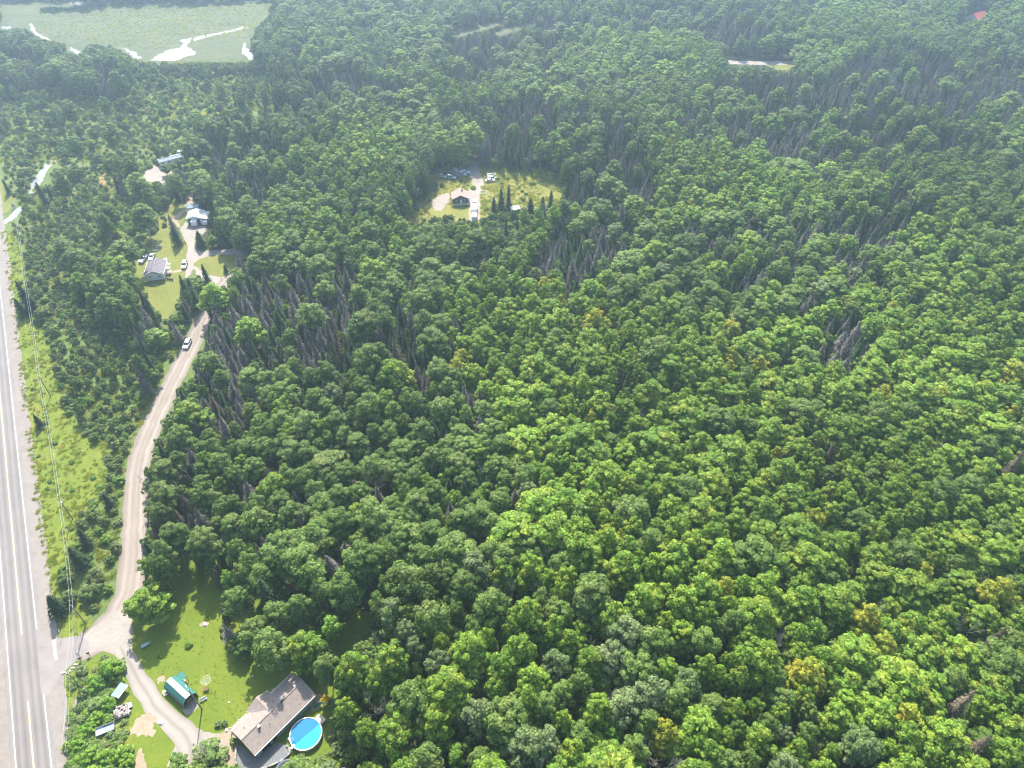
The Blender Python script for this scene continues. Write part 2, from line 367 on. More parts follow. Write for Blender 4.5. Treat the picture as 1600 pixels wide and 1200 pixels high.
# ------------------------------------------------------------------ ground, water, roads
HD = Vector((-0.4938, 0.8696)); HN = Vector((0.8696, 0.4938)); HA = Vector((-98.5, 56.9))   # highway: direction, rightward normal, point on its right edge line
HC = HA - HN * 3.3
def hline(off, s0, s1, step=4.0):
    n = max(1, int((s1 - s0) / step)); return [HC + HN * off + HD * (s0 + (s1 - s0) * k / n) for k in range(n + 1)]
def hs(px, py): return (Vector(P(px, py)) - HC).dot(HD)
def big_ground():
    mb = MB(); xs = [-1500, -700, -300, 0, 300, 700, 1500]; ys = [-300, 0, 300, 600, 1000, 1800, 2600]
    for y in ys:
        for x in xs: mb.v.append((x, y, 0))
    for j in range(6):
        for i in range(6): mb.f.append((j * 7 + i, j * 7 + i + 1, (j + 1) * 7 + i + 1, (j + 1) * 7 + i))
    mb.part('ground', M_FLOOR)['kind'] = 'structure'
big_ground()
sheet('scrub_ground', [(-260, 1240), (-200, 380), (-200, 95), (60, 110), (200, 92), (330, 100), (440, 108), (470, 150), (430, 215), (330, 235), (300, 300), (330, 420), (330, 500), (300, 600), (240, 700), (215, 800), (195, 960), (120, 1240)], 0.006, M_MEADOW, 3, 0.8)
sheet('marsh_ground', [(-200, 130), (-200, -60), (150, -45), (425, -40), (450, 12), (412, 45), (400, 80), (402, 96), (330, 99), (236, 100), (205, 92), (180, 90), (60, 100)], 0.012, M_MARSH, 4, 1.2)
sheet('verge_ground', [(-6, 355), (22, 362), (45, 425), (64, 490), (82, 560), (98, 625), (118, 660), (160, 688), (178, 720), (168, 762), (140, 792), (120, 822), (116, 862), (108, 890), (130, 950), (150, 985), (100, 1002), (84, 965), (60, 840), (40, 660), (20, 490)], 0.012, M_VERGE, 1.5, 0.5)
sheet('creek_bank_grass', [(-8, 280), (18, 292), (26, 312), (12, 332), (-8, 336)], 0.018, M_DRYLAWN, 2, 0.5)
sheet('near_lawn', [(196, 1000), (205, 965), (240, 930), (270, 860), (340, 860), (360, 920), (480, 930), (560, 950), (620, 975), (600, 1040), (560, 1110), (540, 1180), (520, 1240), (60, 1240), (96, 1100), (120, 1045), (160, 1020)], 0.016, M_LAWN, 1.2, 0.3)
sheet('island_weeds', [(104, 1056), (135, 1040), (165, 1022), (186, 1034), (198, 1064), (208, 1092), (206, 1130), (208, 1170), (214, 1240), (100, 1240), (104, 1120)], 0.022, M_VERGE, 1.0, 0.3)
sheet('dry_yard', [(252, 322), (296, 316), (300, 332), (282, 348), (276, 362), (294, 382), (292, 405), (288, 415), (290, 440), (282, 470), (258, 505), (238, 484), (222, 462), (200, 432), (198, 405), (218, 395), (228, 372), (240, 356)], 0.016, M_DRYLAWN, 1.5, 0.4)
sheet('ring_lawn', [(300, 412), (318, 402), (345, 397), (374, 398), (372, 412), (362, 426), (346, 434), (322, 428)], 0.016, M_DRYLAWN, 1.5, 0.3, 3)
sheet('weedy_clearing', [(622, 366), (620, 330), (650, 300), (664, 280), (700, 256), (728, 240), (744, 250), (800, 258), (880, 262), (890, 285), (884, 322), (860, 345), (800, 352), (740, 368), (690, 362)], 0.016, M_FIELD, 2, 0.6)
sheet('grass_opening', [(400, 172), (372, 165), (310, 170), (306, 180), (330, 186), (372, 178)], 0.016, M_DRYLAWN, 2, 0.5)
sheet('dry_reed_patch', [(150, 273), (164, 269), (179, 274), (177, 286), (160, 291), (151, 284)], 0.016, M_ORANGE, 1.5, 0.5)
sheet('far_grass_strip', [(1195, 101), (1240, 99), (1262, 106), (1240, 112), (1210, 109)], 0.016, M_DRYLAWN, 2, 0.5)
sheet('power_line_cut', [(690, 58), (700, 52), (800, 27), (806, 31), (720, 58)], 0.016, M_MARSH, 3, 0.6)
sheet('power_line_cut', [(770, 52), (830, 34), (836, 38), (778, 57)], 0.016, M_MARSH, 3, 0.6)
# water
for px in ([(235, 95), (242, 88), (252, 84), (264, 78), (278, 76), (286, 70), (282, 63), (290, 61), (300, 59), (296, 68), (290, 72), (303, 80), (305, 85), (294, 88), (284, 91), (272, 95), (255, 95)],
           [(377, 82), (380, 70), (384, 66), (386, 76), (396, 84), (398, 92), (390, 94)], [(192, 75), (200, 78), (212, 82), (222, 91), (214, 92), (204, 84)],
           [(300, 61), (312, 56), (340, 51), (366, 46), (388, 40), (389, 43), (366, 49), (340, 54), (316, 60), (302, 64)],
           [(46, 36), (52, 40), (58, 50), (70, 57), (80, 62), (72, 63), (58, 56), (50, 48)], [(108, 73), (116, 78), (126, 80), (122, 84), (112, 80)],
           [(360, -6), (372, 3), (402, 4), (420, -4)], [(-8, -6), (-8, 4), (20, 5), (38, 2), (40, -6)], [(84, -6), (90, 6), (110, 5), (128, 9), (134, -6)], [(-4, 41), (8, 41), (20, 42), (14, 46), (-4, 45)]):
    sheet('pond', px, 0.022, M_WATER, 2.0, 1.0, 1)
sheet('creek', [(44, 302), (46, 290), (50, 282), (60, 270), (69, 258), (76, 254), (95, 243), (97, 247), (80, 259), (73, 269), (66, 284), (58, 300), (50, 312)], 0.022, M_WATER, 1.5, 0.4, 1)
sheet('creek', [(2, 346), (14, 338), (24, 327), (33, 322), (36, 325), (30, 334), (20, 343), (8, 351)], 0.022, M_WATER, 1.5, 0.4, 1)
# highway
strip('highway_shoulder', hline(5.85, -40, 700, 2.0), 3.5, 0.026, M_SHOULDER, 0.30)
strip('highway_shoulder', hline(-5.7, -40, 700, 2.0), 3.2, 0.026, M_SHOULDER, 0.30)
sheet('forest_side_grass', [tuple(HC + HN * o + HD * s_) for o, s_ in ((-7, -40), (-7, 700), (-30, 700), (-30, -40))], 0.02, M_VERGE, 2, 0.4, 0, world=True)
strip('highway', hline(0, -40, 700, 4.0), 8.5, 0.034, M_ASPH, 0.03, 10)
sheet('side_road_apron', [(57, 984), (66, 992), (82, 999), (104, 996), (124, 993), (138, 1002), (140, 1018), (124, 1028), (106, 1044), (92, 1058), (84, 1072), (77, 1086), (64, 1086)], 0.0385, M_APRON, 1.0, 0.06, 1)
ya, yb = hs(37, 990), hs(45, 1095); wa, wb = hs(59.7, 982), hs(69, 1086)
def paint(name, off, s0, s1, wd, mat): strip(name, hline(off, s0, s1, 6.0), wd, 0.043, mat, 0.0, 1)
paint('edge_line', -3.3, -40, 700, 0.19, M_WHITEPAINT)
paint('edge_line', 3.3, -40, wb, 0.19, M_WHITEPAINT); paint('edge_line', 3.3, wa, 700, 0.19, M_WHITEPAINT)
paint('centre_line', 0, -40, yb, 0.30, M_YELLOWPAINT); paint('centre_line', 0, ya, 700, 0.30, M_YELLOWPAINT)
sheet('stop_line', [(82, 1000), (86.5, 999.5), (90, 1031), (85, 1031.5)], 0.043, M_WHITEPAINT, 1, 0, 0)
M_TAR = smat('tar_seal', (0.12, 0.115, 0.115), 0.7)
for (a, b_) in (((10, 1050), (72, 1041)), ((50, 1128), (66, 1120)), ((2, 748), (36, 738)), ((30, 1014), (84, 1012)), ((8, 900), (30, 894)), ((4, 690), (14, 688))):
    va, vb = Vector(P(*a)), Vector(P(*b_)); d = vb - va; rr = random.Random(int(a[1]))
    pts = [va + d * t / 6 + Vector((0, rr.uniform(-.25, .25))) for t in range(7)]
    strip('tar_crack', pts, 0.07, 0.0435, M_TAR, 0.02, 1)
# gravel road, drives, pads
GR = catmull(PW([(126, 1010), (150, 1000), (176, 972), (199, 930), (208, 880), (210, 820), (213, 765), (220, 712), (238, 665), (258, 622), (277, 582), (294, 550), (308, 520), (321, 492), (333, 468), (348, 448), (358, 436)]))
strip('gravel_road', GR, lambda t: 8.0 if t < 0.05 else 7.0 - 0.8 * t, 0.030, M_GRAVEL, 0.35, 6)
sheet('road_junction', [(122, 1000), (140, 984), (170, 962), (204, 940), (206, 985), (207, 1012), (212, 1036), (196, 1050), (186, 1030), (170, 1018), (150, 1018), (130, 1026)], 0.0342, M_PAD, 1.0, 0.2, 1)
DR = catmull(PW([(188, 1010), (206, 1044), (224, 1074), (242, 1102), (262, 1122), (284, 1142), (298, 1166), (296, 1200), (290, 1240)]))
strip('driveway', DR, lambda t: 3.6 + 2.0 * t, 0.038, M_DRIVE, 0.25, 6)
sheet('parking_pad', [(262, 1112), (290, 1120), (312, 1141), (345, 1148), (362, 1140), (375, 1160), (372, 1215), (350, 1240), (262, 1240), (262, 1190), (277, 1160), (272, 1138), (256, 1124)], 0.034, M_PAD, 0.8, 0.2)
sheet('house_front_dirt', [(340, 1146), (360, 1138), (374, 1152), (380, 1180), (376, 1240), (340, 1240), (346, 1190), (358, 1168)], 0.042, M_DIRT, 0.7, 0.2)
sheet('sand_patch', [(203, 1147), (206, 1136), (212, 1128), (219, 1118), (236, 1115), (246, 1124), (240, 1133), (243, 1142), (241, 1150), (233, 1147), (227, 1152), (214, 1149)], 0.042, M_DIRT, 0.5, 0.45, 1)
sheet('sand_patch', [(212, 1180), (219, 1168), (226, 1184), (232, 1202), (222, 1240), (208, 1240)], 0.03, M_DIRT, 0.6, 0.25)
sheet('shed_pad', [(292, 1118), (284, 1108), (297, 1089), (313, 1100), (304, 1112)], 0.026, M_PAD, 0.5, 0.1, 1)
sheet('bare_soil', [(258, 1064), (247, 1068), (245, 1058), (258, 1055)], 0.026, M_DIRT, 0.5, 0.2)
sheet('bare_soil', [(312, 975), (318, 970), (327, 973), (324, 979), (315, 979)], 0.026, M_DIRT, 0.5, 0.2)
sheet('bare_soil', [(488, 1112), (484, 1098), (500, 1082), (508, 1095), (500, 1108)], 0.026, M_DIRT, 0.5, 0.2)
sheet('bare_soil', [(116, 1088), (121, 1092), (122, 1118), (118, 1126), (113, 1106)], 0.03, M_SHOULDER, 0.5, 0.3)
sheet('yard_drive', [(291, 346), (300, 352), (323, 352), (322, 362), (308, 372), (304, 386), (312, 394), (338, 390), (372, 388), (382, 396), (380, 425), (362, 443), (336, 448), (310, 437), (302, 418), (296, 432), (284, 436), (284, 405), (290, 388), (288, 372), (280, 358)], 0.012, M_PAD, 1.5, 0.4)
sheet('yard_path', [(258, 425), (285, 421), (285, 424), (259, 428)], 0.022, M_DIRT, 1, 0.1, 1)
sheet('yard_path', [(272, 352), (268, 342), (278, 332), (293, 322), (297, 324), (286, 334), (277, 345), (282, 356)], 0.022, M_DIRT, 1.2, 0.3)
strip('sand_track', catmull(PW([(296, 322), (296, 306), (295, 292), (289, 270), (280, 264), (262, 272)])), 3.0, 0.024, M_DIRT, 0.5, 3)
sheet('trailer_pad', [(218, 275), (228, 267), (241, 259), (250, 257), (252, 268), (262, 274), (256, 287), (240, 285), (226, 282)], 0.028, M_PAD, 2, 0.5)
sheet('clearing_drive', [(675, 322), (674, 314), (684, 306), (704, 301), (708, 312), (696, 320), (690, 330), (680, 330)], 0.026, M_PAD, 1.5, 0.4)
strip('clearing_lane', catmull(PW([(726, 240), (730, 250), (738, 262), (744, 276), (747, 290), (741, 302), (741, 318), (742, 345)])), 5.2, 0.030, M_PAD, 0.4, 4)
sheet('clearing_yard', [(730, 302), (732, 297), (744, 292), (750, 300), (748, 312), (736, 316), (732, 312)], 0.026, M_PAD, 1.5, 0.3)
strip('far_lane', catmull(PW([(1118, 97), (1134, 97), (1180, 98.5), (1234, 99), (1250, 102)])), 6.0, 0.028, M_PAD, 0.5, 3)
sheet('far_house_yard', [(1496, 32), (1515, 28), (1545, 30), (1552, 27), (1544, 34), (1510, 35)], 0.02, M_DRYLAWN, 2, 0.5)

# ------------------------------------------------------------------ plant forms (each mesh is shared by every plant of that form)
def rv(n): 
    v = rng.normal(size=(n, 3)); return v / np.linalg.norm(v, axis=1)[:, None]
def quads(c, nrm, size, aspect=1.0, fold=0.18):
    n = len(c); nrm = nrm / (np.linalg.norm(nrm, axis=1)[:, None] + 1e-9)
    t = np.cross(nrm, rv(n)); t /= np.linalg.norm(t, axis=1)[:, None] + 1e-9; b = np.cross(nrm, t)
    s = np.asarray(size).reshape(-1, 1) * np.ones((n, 1)); a = np.asarray(aspect).reshape(-1, 1) * np.ones((n, 1))
    j = lambda: rng.uniform(0.7, 1.15, (n, 1))
    q = np.stack([c + t * s * j() - nrm * s * fold, c + b * s * a * j(), c - t * s * j() - nrm * s * fold, c - b * s * a * j()], 1)
    return q.reshape(-1, 3)
def mesh_quads(name, V, mat):
    n = len(V) // 4; me = bpy.data.meshes.new(name)
    me.vertices.add(4 * n); me.vertices.foreach_set('co', np.ascontiguousarray(V, np.float32).ravel())
    me.loops.add(4 * n); me.loops.foreach_set('vertex_index', np.arange(4 * n, dtype=np.int32))
    me.polygons.add(n); me.polygons.foreach_set('loop_start', np.arange(0, 4 * n, 4, dtype=np.int32)); me.polygons.foreach_set('loop_total', np.full(n, 4, np.int32))
    me.materials.append(mat); me.update(); me.validate(); return me
def lobes_on(n, Rr, Hc, cz, low=-0.45, jit=0.16, shape=1.0):
    k = np.arange(n) + 0.5; z = 1 - (1 - low) * k / n; th = math.pi * (1 + 5 ** 0.5) * k + rng.uniform(0, .6, n)
    z = np.clip(z + rng.normal(0, .07, n), -0.6, 0.98); r_ = np.sqrt(1 - z * z)
    ph = rng.uniform(0, 6.28, 3); wob = 1 + .13 * np.sin(2 * th + ph[0]) + .10 * np.sin(3 * th + ph[1])
    rad = rng.uniform(1 - 2 * jit, 1 + jit, n) * wob
    return np.stack([np.cos(th) * r_ * Rr * rad, np.sin(th) * r_ * Rr * rad, cz + z * Hc * shape * rng.uniform(1 - jit, 1 + jit * .6, n)], 1)
def broad_crown(Rr, zb, zt, n_lobes, lobe_r, per, leaf, squash=0.75, low=-0.65, out=0.62, subs=3, core=60):
    """a crown of one main dome and a few lower side domes, each a cluster of leafy lobes"""
    cz = zb + (zt - zb) * 0.45; H0 = (zt - cz) * .86; P_, O_, LR = [], [], []
    domes = [(0.0, 0.0, cz, .70 if subs else .8, 1.0, n_lobes)]; a0 = rng.uniform(0, 6.28)
    for k in range(subs):
        a = a0 + k * 6.283 / max(1, subs) + rng.normal(0, .35); o = Rr * rng.uniform(.38, .55); q = rng.uniform(.42, .58)
        domes.append((math.cos(a) * o, math.sin(a) * o, cz - H0 * rng.uniform(.05, .45), q, q * rng.uniform(1.0, 1.35), int(n_lobes * q * q * 1.5) + 3))
    Ls = []
    for dx, dy, dz, q, qz, n in domes:
        L_ = lobes_on(n, Rr * q, H0 * qz, 0.0, low) + np.array([dx, dy, dz]); Ls.append(L_)
        o = L_ - np.array([dx, dy, dz - 1.0]); o /= np.linalg.norm(o, axis=1)[:, None]; O_.append(o); LR.append(lobe_r * rng.uniform(.6, 1.35, n))
    L_ = np.concatenate(Ls); O_ = np.concatenate(O_); LR = np.concatenate(LR)
    idx = np.repeat(np.arange(len(L_)), per); d = rv(len(idx)) + O_[idx] * out + np.array([0, 0, .3]); d /= np.linalg.norm(d, axis=1)[:, None]
    pos = L_[idx] + d * LR[idx][:, None] * np.array([1, 1, squash]) * rng.uniform(.7, 1.08, (len(idx), 1))
    V = quads(pos, d + .42 * rv(len(idx)) + np.array([0, 0, .2]), leaf * rng.uniform(.55, 1.35, len(idx)))
    n2 = int(len(idx) * 0.2)                           # leaves inside the crown
    p2 = rv(n2) * rng.uniform(.25, .75, (n2, 1)) * np.array([Rr * .8, Rr * .8, H0]) + np.array([0, 0, cz])
    V2 = quads(p2, rv(n2) + np.array([0, 0, .5]), leaf * 1.7)
    d3 = rv(core); p3 = d3 * np.array([Rr * .5, Rr * .5, H0 * .62]) + np.array([0, 0, cz - .1 * H0])   # broad sprays deep inside
    return np.concatenate([V, V2, quads(p3, d3 + .2 * rv(core), leaf * 3.2)]), L_, cz
def limbs(h, r0, L_, n, cz, mat, name='trunk', top=0.75):
    mb = MB(); bend = [(rng.normal(0, .12), rng.normal(0, .12)) for _ in range(4)]
    zt = cz + (h - cz) * .3
    pts = [(bend[k][0] * k, bend[k][1] * k, zt * k / 3) for k in range(4)]
    mb.tube(pts, [r0 * (1 - .2 * k) for k in range(4)], 6)
    for q in rng.choice(len(L_), min(n, len(L_)), replace=False):
        s_ = Vector(pts[2]) * .8 + Vector(pts[3]) * .2; e = Vector(L_[q]) * 1.0; mdl = s_.lerp(e, .5) + Vector((0, 0, -.3))
        mb.tube([s_, mdl, e], [r0 * .38, r0 * .25, r0 * .08], 4)
    return mb.mesh(name, mat)
FORMS = {}
def add_form(kind, crown_me, trunk_me): FORMS.setdefault(kind, []).append((crown_me, trunk_me))
for k in range(9):
    V, L_, cz = broad_crown(3.6, 2.6, 15.0, 40 + 2 * k, 0.78, 62, 0.225, subs=2 + k % 4)
    add_form('mg', mesh_quads('maple_crown', V, L_MAPLE), limbs(15, .2, L_, 6, cz, M_BARK))
    if k < 3: add_form('my', mesh_quads('yellow_maple_crown', V, L_MAPLEY), limbs(15, .2, L_, 6, cz, M_BARK))
for k in range(8):
    V, L_, cz = broad_crown(3.3, 4.2 - .2 * k, 15.0, 28 + 2 * k, 0.92, 84, 0.20, .85, -0.5, 0.7, subs=k % 4)
    add_form('ag', mesh_quads('aspen_crown', V, L_ASPEN), limbs(15, .15, L_, 5, cz, M_PALEBARK))
    if k < 3: add_form('bl', mesh_quads('poplar_crown', V, L_BLUE), limbs(15, .17, L_, 8, cz, M_PALEBARK))
for k in range(4):
    V, L_, cz = broad_crown(2.2, 2.4, 15.0, 18, 0.8, 64, 0.22, 1.2, -0.6, subs=k % 3)
    add_form('al', mesh_quads('young_crown', V, L_LIME), limbs(15, .11, L_, 4, cz, M_BARK))
def conifer(H_, Rr, layers, per, leaf, droop=.35, gap=0.0, z0=.10, bits=3, pw=.85):
    C, Nn, S = [], [], []
    for k in range(layers):
        f = (k + rng.uniform(-.3, .3)) / layers; z = H_ * (z0 + (1 - z0) * f); r_ = Rr * max(.05, (1 - f)) ** pw
        for j in range(per if f < .8 else max(4, per - 3)):
            if rng.random() < gap: continue
            a = rng.uniform(0, 6.283); rl = r_ * rng.uniform(.72, 1.12)
            for q in range(bits):
                t = (q + .6) / bits; rr_ = rl * t
                C.append((math.cos(a) * rr_, math.sin(a) * rr_, z - droop * rr_ + rng.normal(0, .06)))
                Nn.append((math.cos(a) * .45 + rng.normal(0, .25), math.sin(a) * .45 + rng.normal(0, .25), 1.0)); S.append(leaf * (1.15 - .45 * t) * (.55 + .45 * (1 - f)))
    V = quads(np.array(C), np.array(Nn), np.array(S), .7, .25)
    n2 = layers * 3; z = rng.uniform(z0, .93, n2); a = rng.uniform(0, 6.283, n2); r_ = Rr * (1 - z) ** pw * .45
    V2 = quads(np.stack([np.cos(a) * r_, np.sin(a) * r_, z * H_], 1), np.stack([np.cos(a), np.sin(a), np.full(n2, .3)], 1), leaf * 1.0 * (1.1 - .75 * z))
    return np.concatenate([V, V2])
def pole_trunk(h, r0, mat, n=5):
    mb = MB(); mb.tube([(0, 0, 0), (rng.normal(0, .05), rng.normal(0, .05), h * .5), (0, 0, h)], [r0, r0 * .6, r0 * .08], n); return mb.mesh('trunk', mat)
for k in range(5):
    V = conifer(14, 2.5 + .12 * k, 30, 12, .46, .38, pw=.72); add_form('sp', mesh_quads('spruce_crown', V, L_SPRUCE), pole_trunk(14, .16, M_BARK))
def twigs(H_, Rr, nb, z0, thick, sub, droop, pw=.9, keep=1.0):
    """a bare conifer: every branch a thin spray with side twigs"""
    A, B, T = [], [], []
    for k in range(nb):
        f = rng.random() ** 1.1; z = H_ * (z0 + (1 - z0) * f); rl = Rr * (1 - f) ** pw * rng.uniform(.55, 1.15) + .12; a = rng.uniform(0, 6.283)
        u = np.array([math.cos(a), math.sin(a), 0.]); s_ = np.array([0, 0, z]); e = s_ + u * rl + np.array([0, 0, -droop * rl + rng.normal(0, .1)])
        A.append(s_); B.append(e); T.append(thick)
        for q in range(sub):
            t = rng.uniform(.25, .95); p = s_ + (e - s_) * t; v = np.array([-u[1], u[0], 0]) * rng.choice([-1, 1]) * rng.uniform(.15, .5) * rl * .8 + u * .22 * rl + np.array([0, 0, rng.normal(-.08, .12)])
            A.append(p); B.append(p + v); T.append(thick * .75)
    A, B, T = np.array(A), np.array(B), np.array(T)[:, None]; d = B - A; d /= np.linalg.norm(d, axis=1)[:, None] + 1e-9
    s_ = np.cross(d, rv(len(A))); s_ /= np.linalg.norm(s_, axis=1)[:, None] + 1e-9
    return np.stack([A - s_ * T, A + s_ * T, B + s_ * T * .5, B - s_ * T * .5], 1).reshape(-1, 3)
for k in range(5):
    V = np.concatenate([twigs(14, 2.3 + .14 * k, 360, .06, .07, 7, .30, .8), conifer(14, 2.2, 24, 8, .30, .35, .25, pw=.85)]); add_form('ds', mesh_quads('dead_spruce_branches', V, L_DEAD), pole_trunk(14, .14, M_DEADBARK))
for k in range(3):
    V = np.concatenate([twigs(14, 2.2, 200, .08, .06, 5, .3, .75), conifer(14, 2.2, 26, 10, .34, .36, .15, pw=.75)])
    add_form('db', mesh_quads('brown_spruce_crown', V, L_BROWN), pole_trunk(14, .15, M_BARK))
def bare_tree(seed, H_=13.0, spread=.55):
    rr = random.Random(seed); mb = MB(); tips = []
    def grow(p, d, ln, r_, lev):
        e = p + d * ln; mid = p.lerp(e, .5) + Vector((rr.uniform(-.1, .1), rr.uniform(-.1, .1), 0)) * ln * .5
        mb.tube([p, mid, e], [r_, r_ * .8, r_ * .55], 4 if lev else 6, lev == 0)
        if lev == 4: return
        for q in range(3 if lev < 3 else 2):
            nd = (d + Vector((rr.uniform(-1, 1), rr.uniform(-1, 1), rr.uniform(-.25, .5))) * spread).normalized()
            grow(e if q else p.lerp(e, .75), nd, ln * rr.uniform(.55, .8), max(.03, r_ * .55), lev + 1)
    grow(Vector((0, 0, 0)), Vector((rr.uniform(-.06, .06), rr.uniform(-.06, .06), 1)).normalized(), H_ * .42, .16, 0)
    v0 = 6 * 3
    tr = MB(); tr.v = mb.v[:v0]; tr.f = [f for f in mb.f if max(f) < v0]
    br = MB(); br.v = mb.v[v0:]; br.f = [tuple(i - v0 for i in f) for f in mb.f if min(f) >= v0]
    return br.mesh('bare_branches', M_DEADBARK), tr.mesh('trunk', M_DEADBARK)
for k in range(3): add_form('bt', *bare_tree(k + 3))
for k in range(5):
    V, L_, cz = broad_crown(1.7, 0.1, 3.0, 12 + k, 0.50, 60, 0.16, .8, -0.5, subs=1 + k % 3, core=30)
    mb = MB()
    for j in range(5):
        a = j * 1.26; mb.tube([(0.1 * math.cos(a), .1 * math.sin(a), 0), (.7 * math.cos(a), .7 * math.sin(a), 1.6)], [.05, .02], 4)
    add_form('sh', mesh_quads('shrub_leaves', V, L_SHRUB), mb.mesh('stems', M_BARK))
    if k < 3: add_form('wd', mesh_quads('weed_leaves', V, L_LIME), FORMS['sh'][-1][1])
for k in range(3):                                     # small tree: short trunk, round head
    V, L_, cz = broad_crown(2.4, 1.2, 7.0, 20, 0.75, 50, 0.25, .9, -0.4, subs=k)
    add_form('sm', mesh_quads('small_tree_crown', V, L_ASPEN), limbs(7, .11, L_, 4, cz, M_BARK))
REF = dict(mg=(3.5, 15), my=(3.5, 15), ag=(3.2, 15), bl=(3.2, 15), al=(2.2, 15), sp=(2.7, 14), ds=(2.5, 14), db=(2.2, 14), bt=(3.0, 13), sh=(1.7, 3.0), wd=(1.7, 3.0), sm=(2.4, 7.0))
NAME = dict(mg='maple_tree', my='maple_tree', ag='aspen_tree', bl='aspen_tree', al='young_tree', sp='spruce_tree', ds='dead_spruce', db='dead_spruce', bt='bare_tree', sh='shrub', wd='shrub', sm='small_tree')
CAT = dict(maple_tree='maple tree', aspen_tree='aspen tree', young_tree='young tree', spruce_tree='spruce tree', dead_spruce='dead spruce', bare_tree='bare tree', shrub='shrub', small_tree='small tree')
CROWN = dict(sp='crown', ds='branches', db='crown', bt='branches', sh='foliage', wd='foliage')
def plant(kind, form, x, y, r_, h, rz, label, group=None, lean=(0, 0)):
    nm = NAME[kind]; t = thing(nm, label, CAT[nm], (x, y, 0), rz, group); t.rotation_euler = (lean[0], lean[1], rz)
    t.scale = (r_ / REF[kind][0], r_ / REF[kind][0], h / REF[kind][1])
    c, tr = FORMS[kind][form % len(FORMS[kind])]
    link_mesh(CROWN.get(kind, 'crown'), c, t); link_mesh('stems' if kind in ('sh', 'wd') else 'trunk', tr, t)
    return t

# ------------------------------------------------------------------ where what grows (surveyed from the photograph, projected to the ground)
def inside(poly, X, Y):
    r_ = np.zeros(X.shape, bool); n = len(poly)
    for k in range(n):
        x0, y0 = poly[k]; x1, y1 = poly[(k + 1) % n]
        if y0 == y1: continue
        c = ((y0 > Y) != (y1 > Y)) & (X < (x1 - x0) * (Y - y0) / (y1 - y0) + x0); r_ ^= c
    return r_
MW, MH, MS = 800, 600, 2.0
GX, GY = np.meshgrid((np.arange(MW) + .5) * MS, (np.arange(MH) + .5) * MS)
OPEN = np.zeros((MH, MW), bool)
OPEN_PX = [
 [(0, 360), (22, 364), (44, 428), (40, 440), (30, 470), (50, 505), (64, 510), (78, 560), (92, 622), (106, 655), (148, 692), (166, 720), (158, 758), (132, 790), (112, 822), (106, 862), (84, 885), (76, 900), (92, 990), (110, 992), (140, 985), (160, 965), (178, 940), (186, 900), (190, 850), (191, 800), (194, 750), (200, 700), (213, 658), (242, 608), (262, 585), (276, 556), (290, 532), (302, 512), (318, 486), (324, 492), (322, 528), (308, 550), (292, 590), (276, 608), (250, 668), (238, 700), (230, 735), (214, 752), (216, 780), (228, 790), (212, 812), (212, 850), (216, 890), (226, 902), (214, 925), (196, 942), (200, 968), (204, 1000), (212, 985), (236, 978), (262, 950), (280, 920), (300, 890), (330, 893), (336, 920), (342, 960), (346, 1005), (385, 1034), (420, 1046), (440, 1056), (456, 1048), (492, 1072), (510, 1084), (516, 1100), (510, 1120), (516, 1160), (505, 1180), (480, 1192), (470, 1200), (0, 1200)],
 [(252, 326), (262, 323), (292, 322), (296, 330), (292, 352), (330, 336), (330, 356), (322, 360), (324, 372), (318, 384), (330, 390), (372, 386), (380, 396), (366, 420), (360, 436), (344, 444), (316, 436), (310, 420), (302, 432), (290, 434), (284, 420), (283, 445), (277, 470), (256, 498), (242, 480), (228, 460), (210, 430), (206, 412), (222, 408), (234, 392), (240, 372), (254, 358), (264, 345)],
 [(632, 344), (640, 326), (668, 306), (690, 292), (672, 284), (668, 276), (690, 266), (722, 262), (728, 246), (736, 247), (748, 264), (800, 266), (876, 270), (880, 290), (872, 318), (840, 322), (800, 330), (770, 330), (742, 344), (720, 340), (690, 338), (660, 348)],
 [(75, 20), (190, 6), (420, 0), (432, 10), (398, 45), (389, 72), (398, 94), (380, 96), (330, 96), (235, 98), (206, 90), (188, 76), (140, 66), (122, 85), (105, 80), (100, 66), (78, 64), (55, 56), (40, 44), (0, 46), (0, 0), (140, 0), (140, 8), (40, 12)],
 [(44, 302), (50, 282), (68, 258), (98, 243), (98, 250), (76, 272), (64, 292), (52, 312)], [(0, 345), (22, 328), (34, 320), (36, 328), (20, 345), (0, 352)], [(0, 284), (16, 294), (22, 312), (10, 332), (0, 334)],
 [(218, 276), (228, 268), (242, 260), (250, 258), (256, 252), (284, 247), (286, 256), (268, 264), (262, 274), (256, 285), (238, 284), (224, 281)], [(278, 236), (292, 236), (292, 244), (278, 244)],
 [(152, 273), (166, 270), (178, 275), (176, 285), (160, 289)], [(1130, 89), (1236, 91), (1238, 102), (1130, 101)], [(1200, 101), (1232, 101), (1250, 107), (1215, 108)],
 [(690, 54), (800, 24), (806, 31), (716, 58)], [(770, 50), (830, 31), (836, 38), (780, 57)], [(1508, 14), (1540, 14), (1540, 30), (1500, 32)], [(797, 319), (812, 321), (812, 334), (800, 333)],
 [(310, 172), (336, 167), (340, 178), (318, 182)], [(292, 290), (299, 290), (300, 322), (293, 322)], [(268, 176), (278, 180), (272, 188), (264, 186)], [(395, 166), (404, 166), (404, 180), (396, 180)], [(458, 166), (466, 168), (466, 188), (460, 186)],
 [(530, 975), (580, 965), (575, 985), (545, 1015), (528, 1010)],
]
for p in OPEN_PX: OPEN |= inside(p, GX, GY)
ZN = ['up', 'hard', 'hardb', 'aspen', 'dead', 'spruce', 'hill', 'scrub', 'topscrub', 'lawnedge', 'marsh']
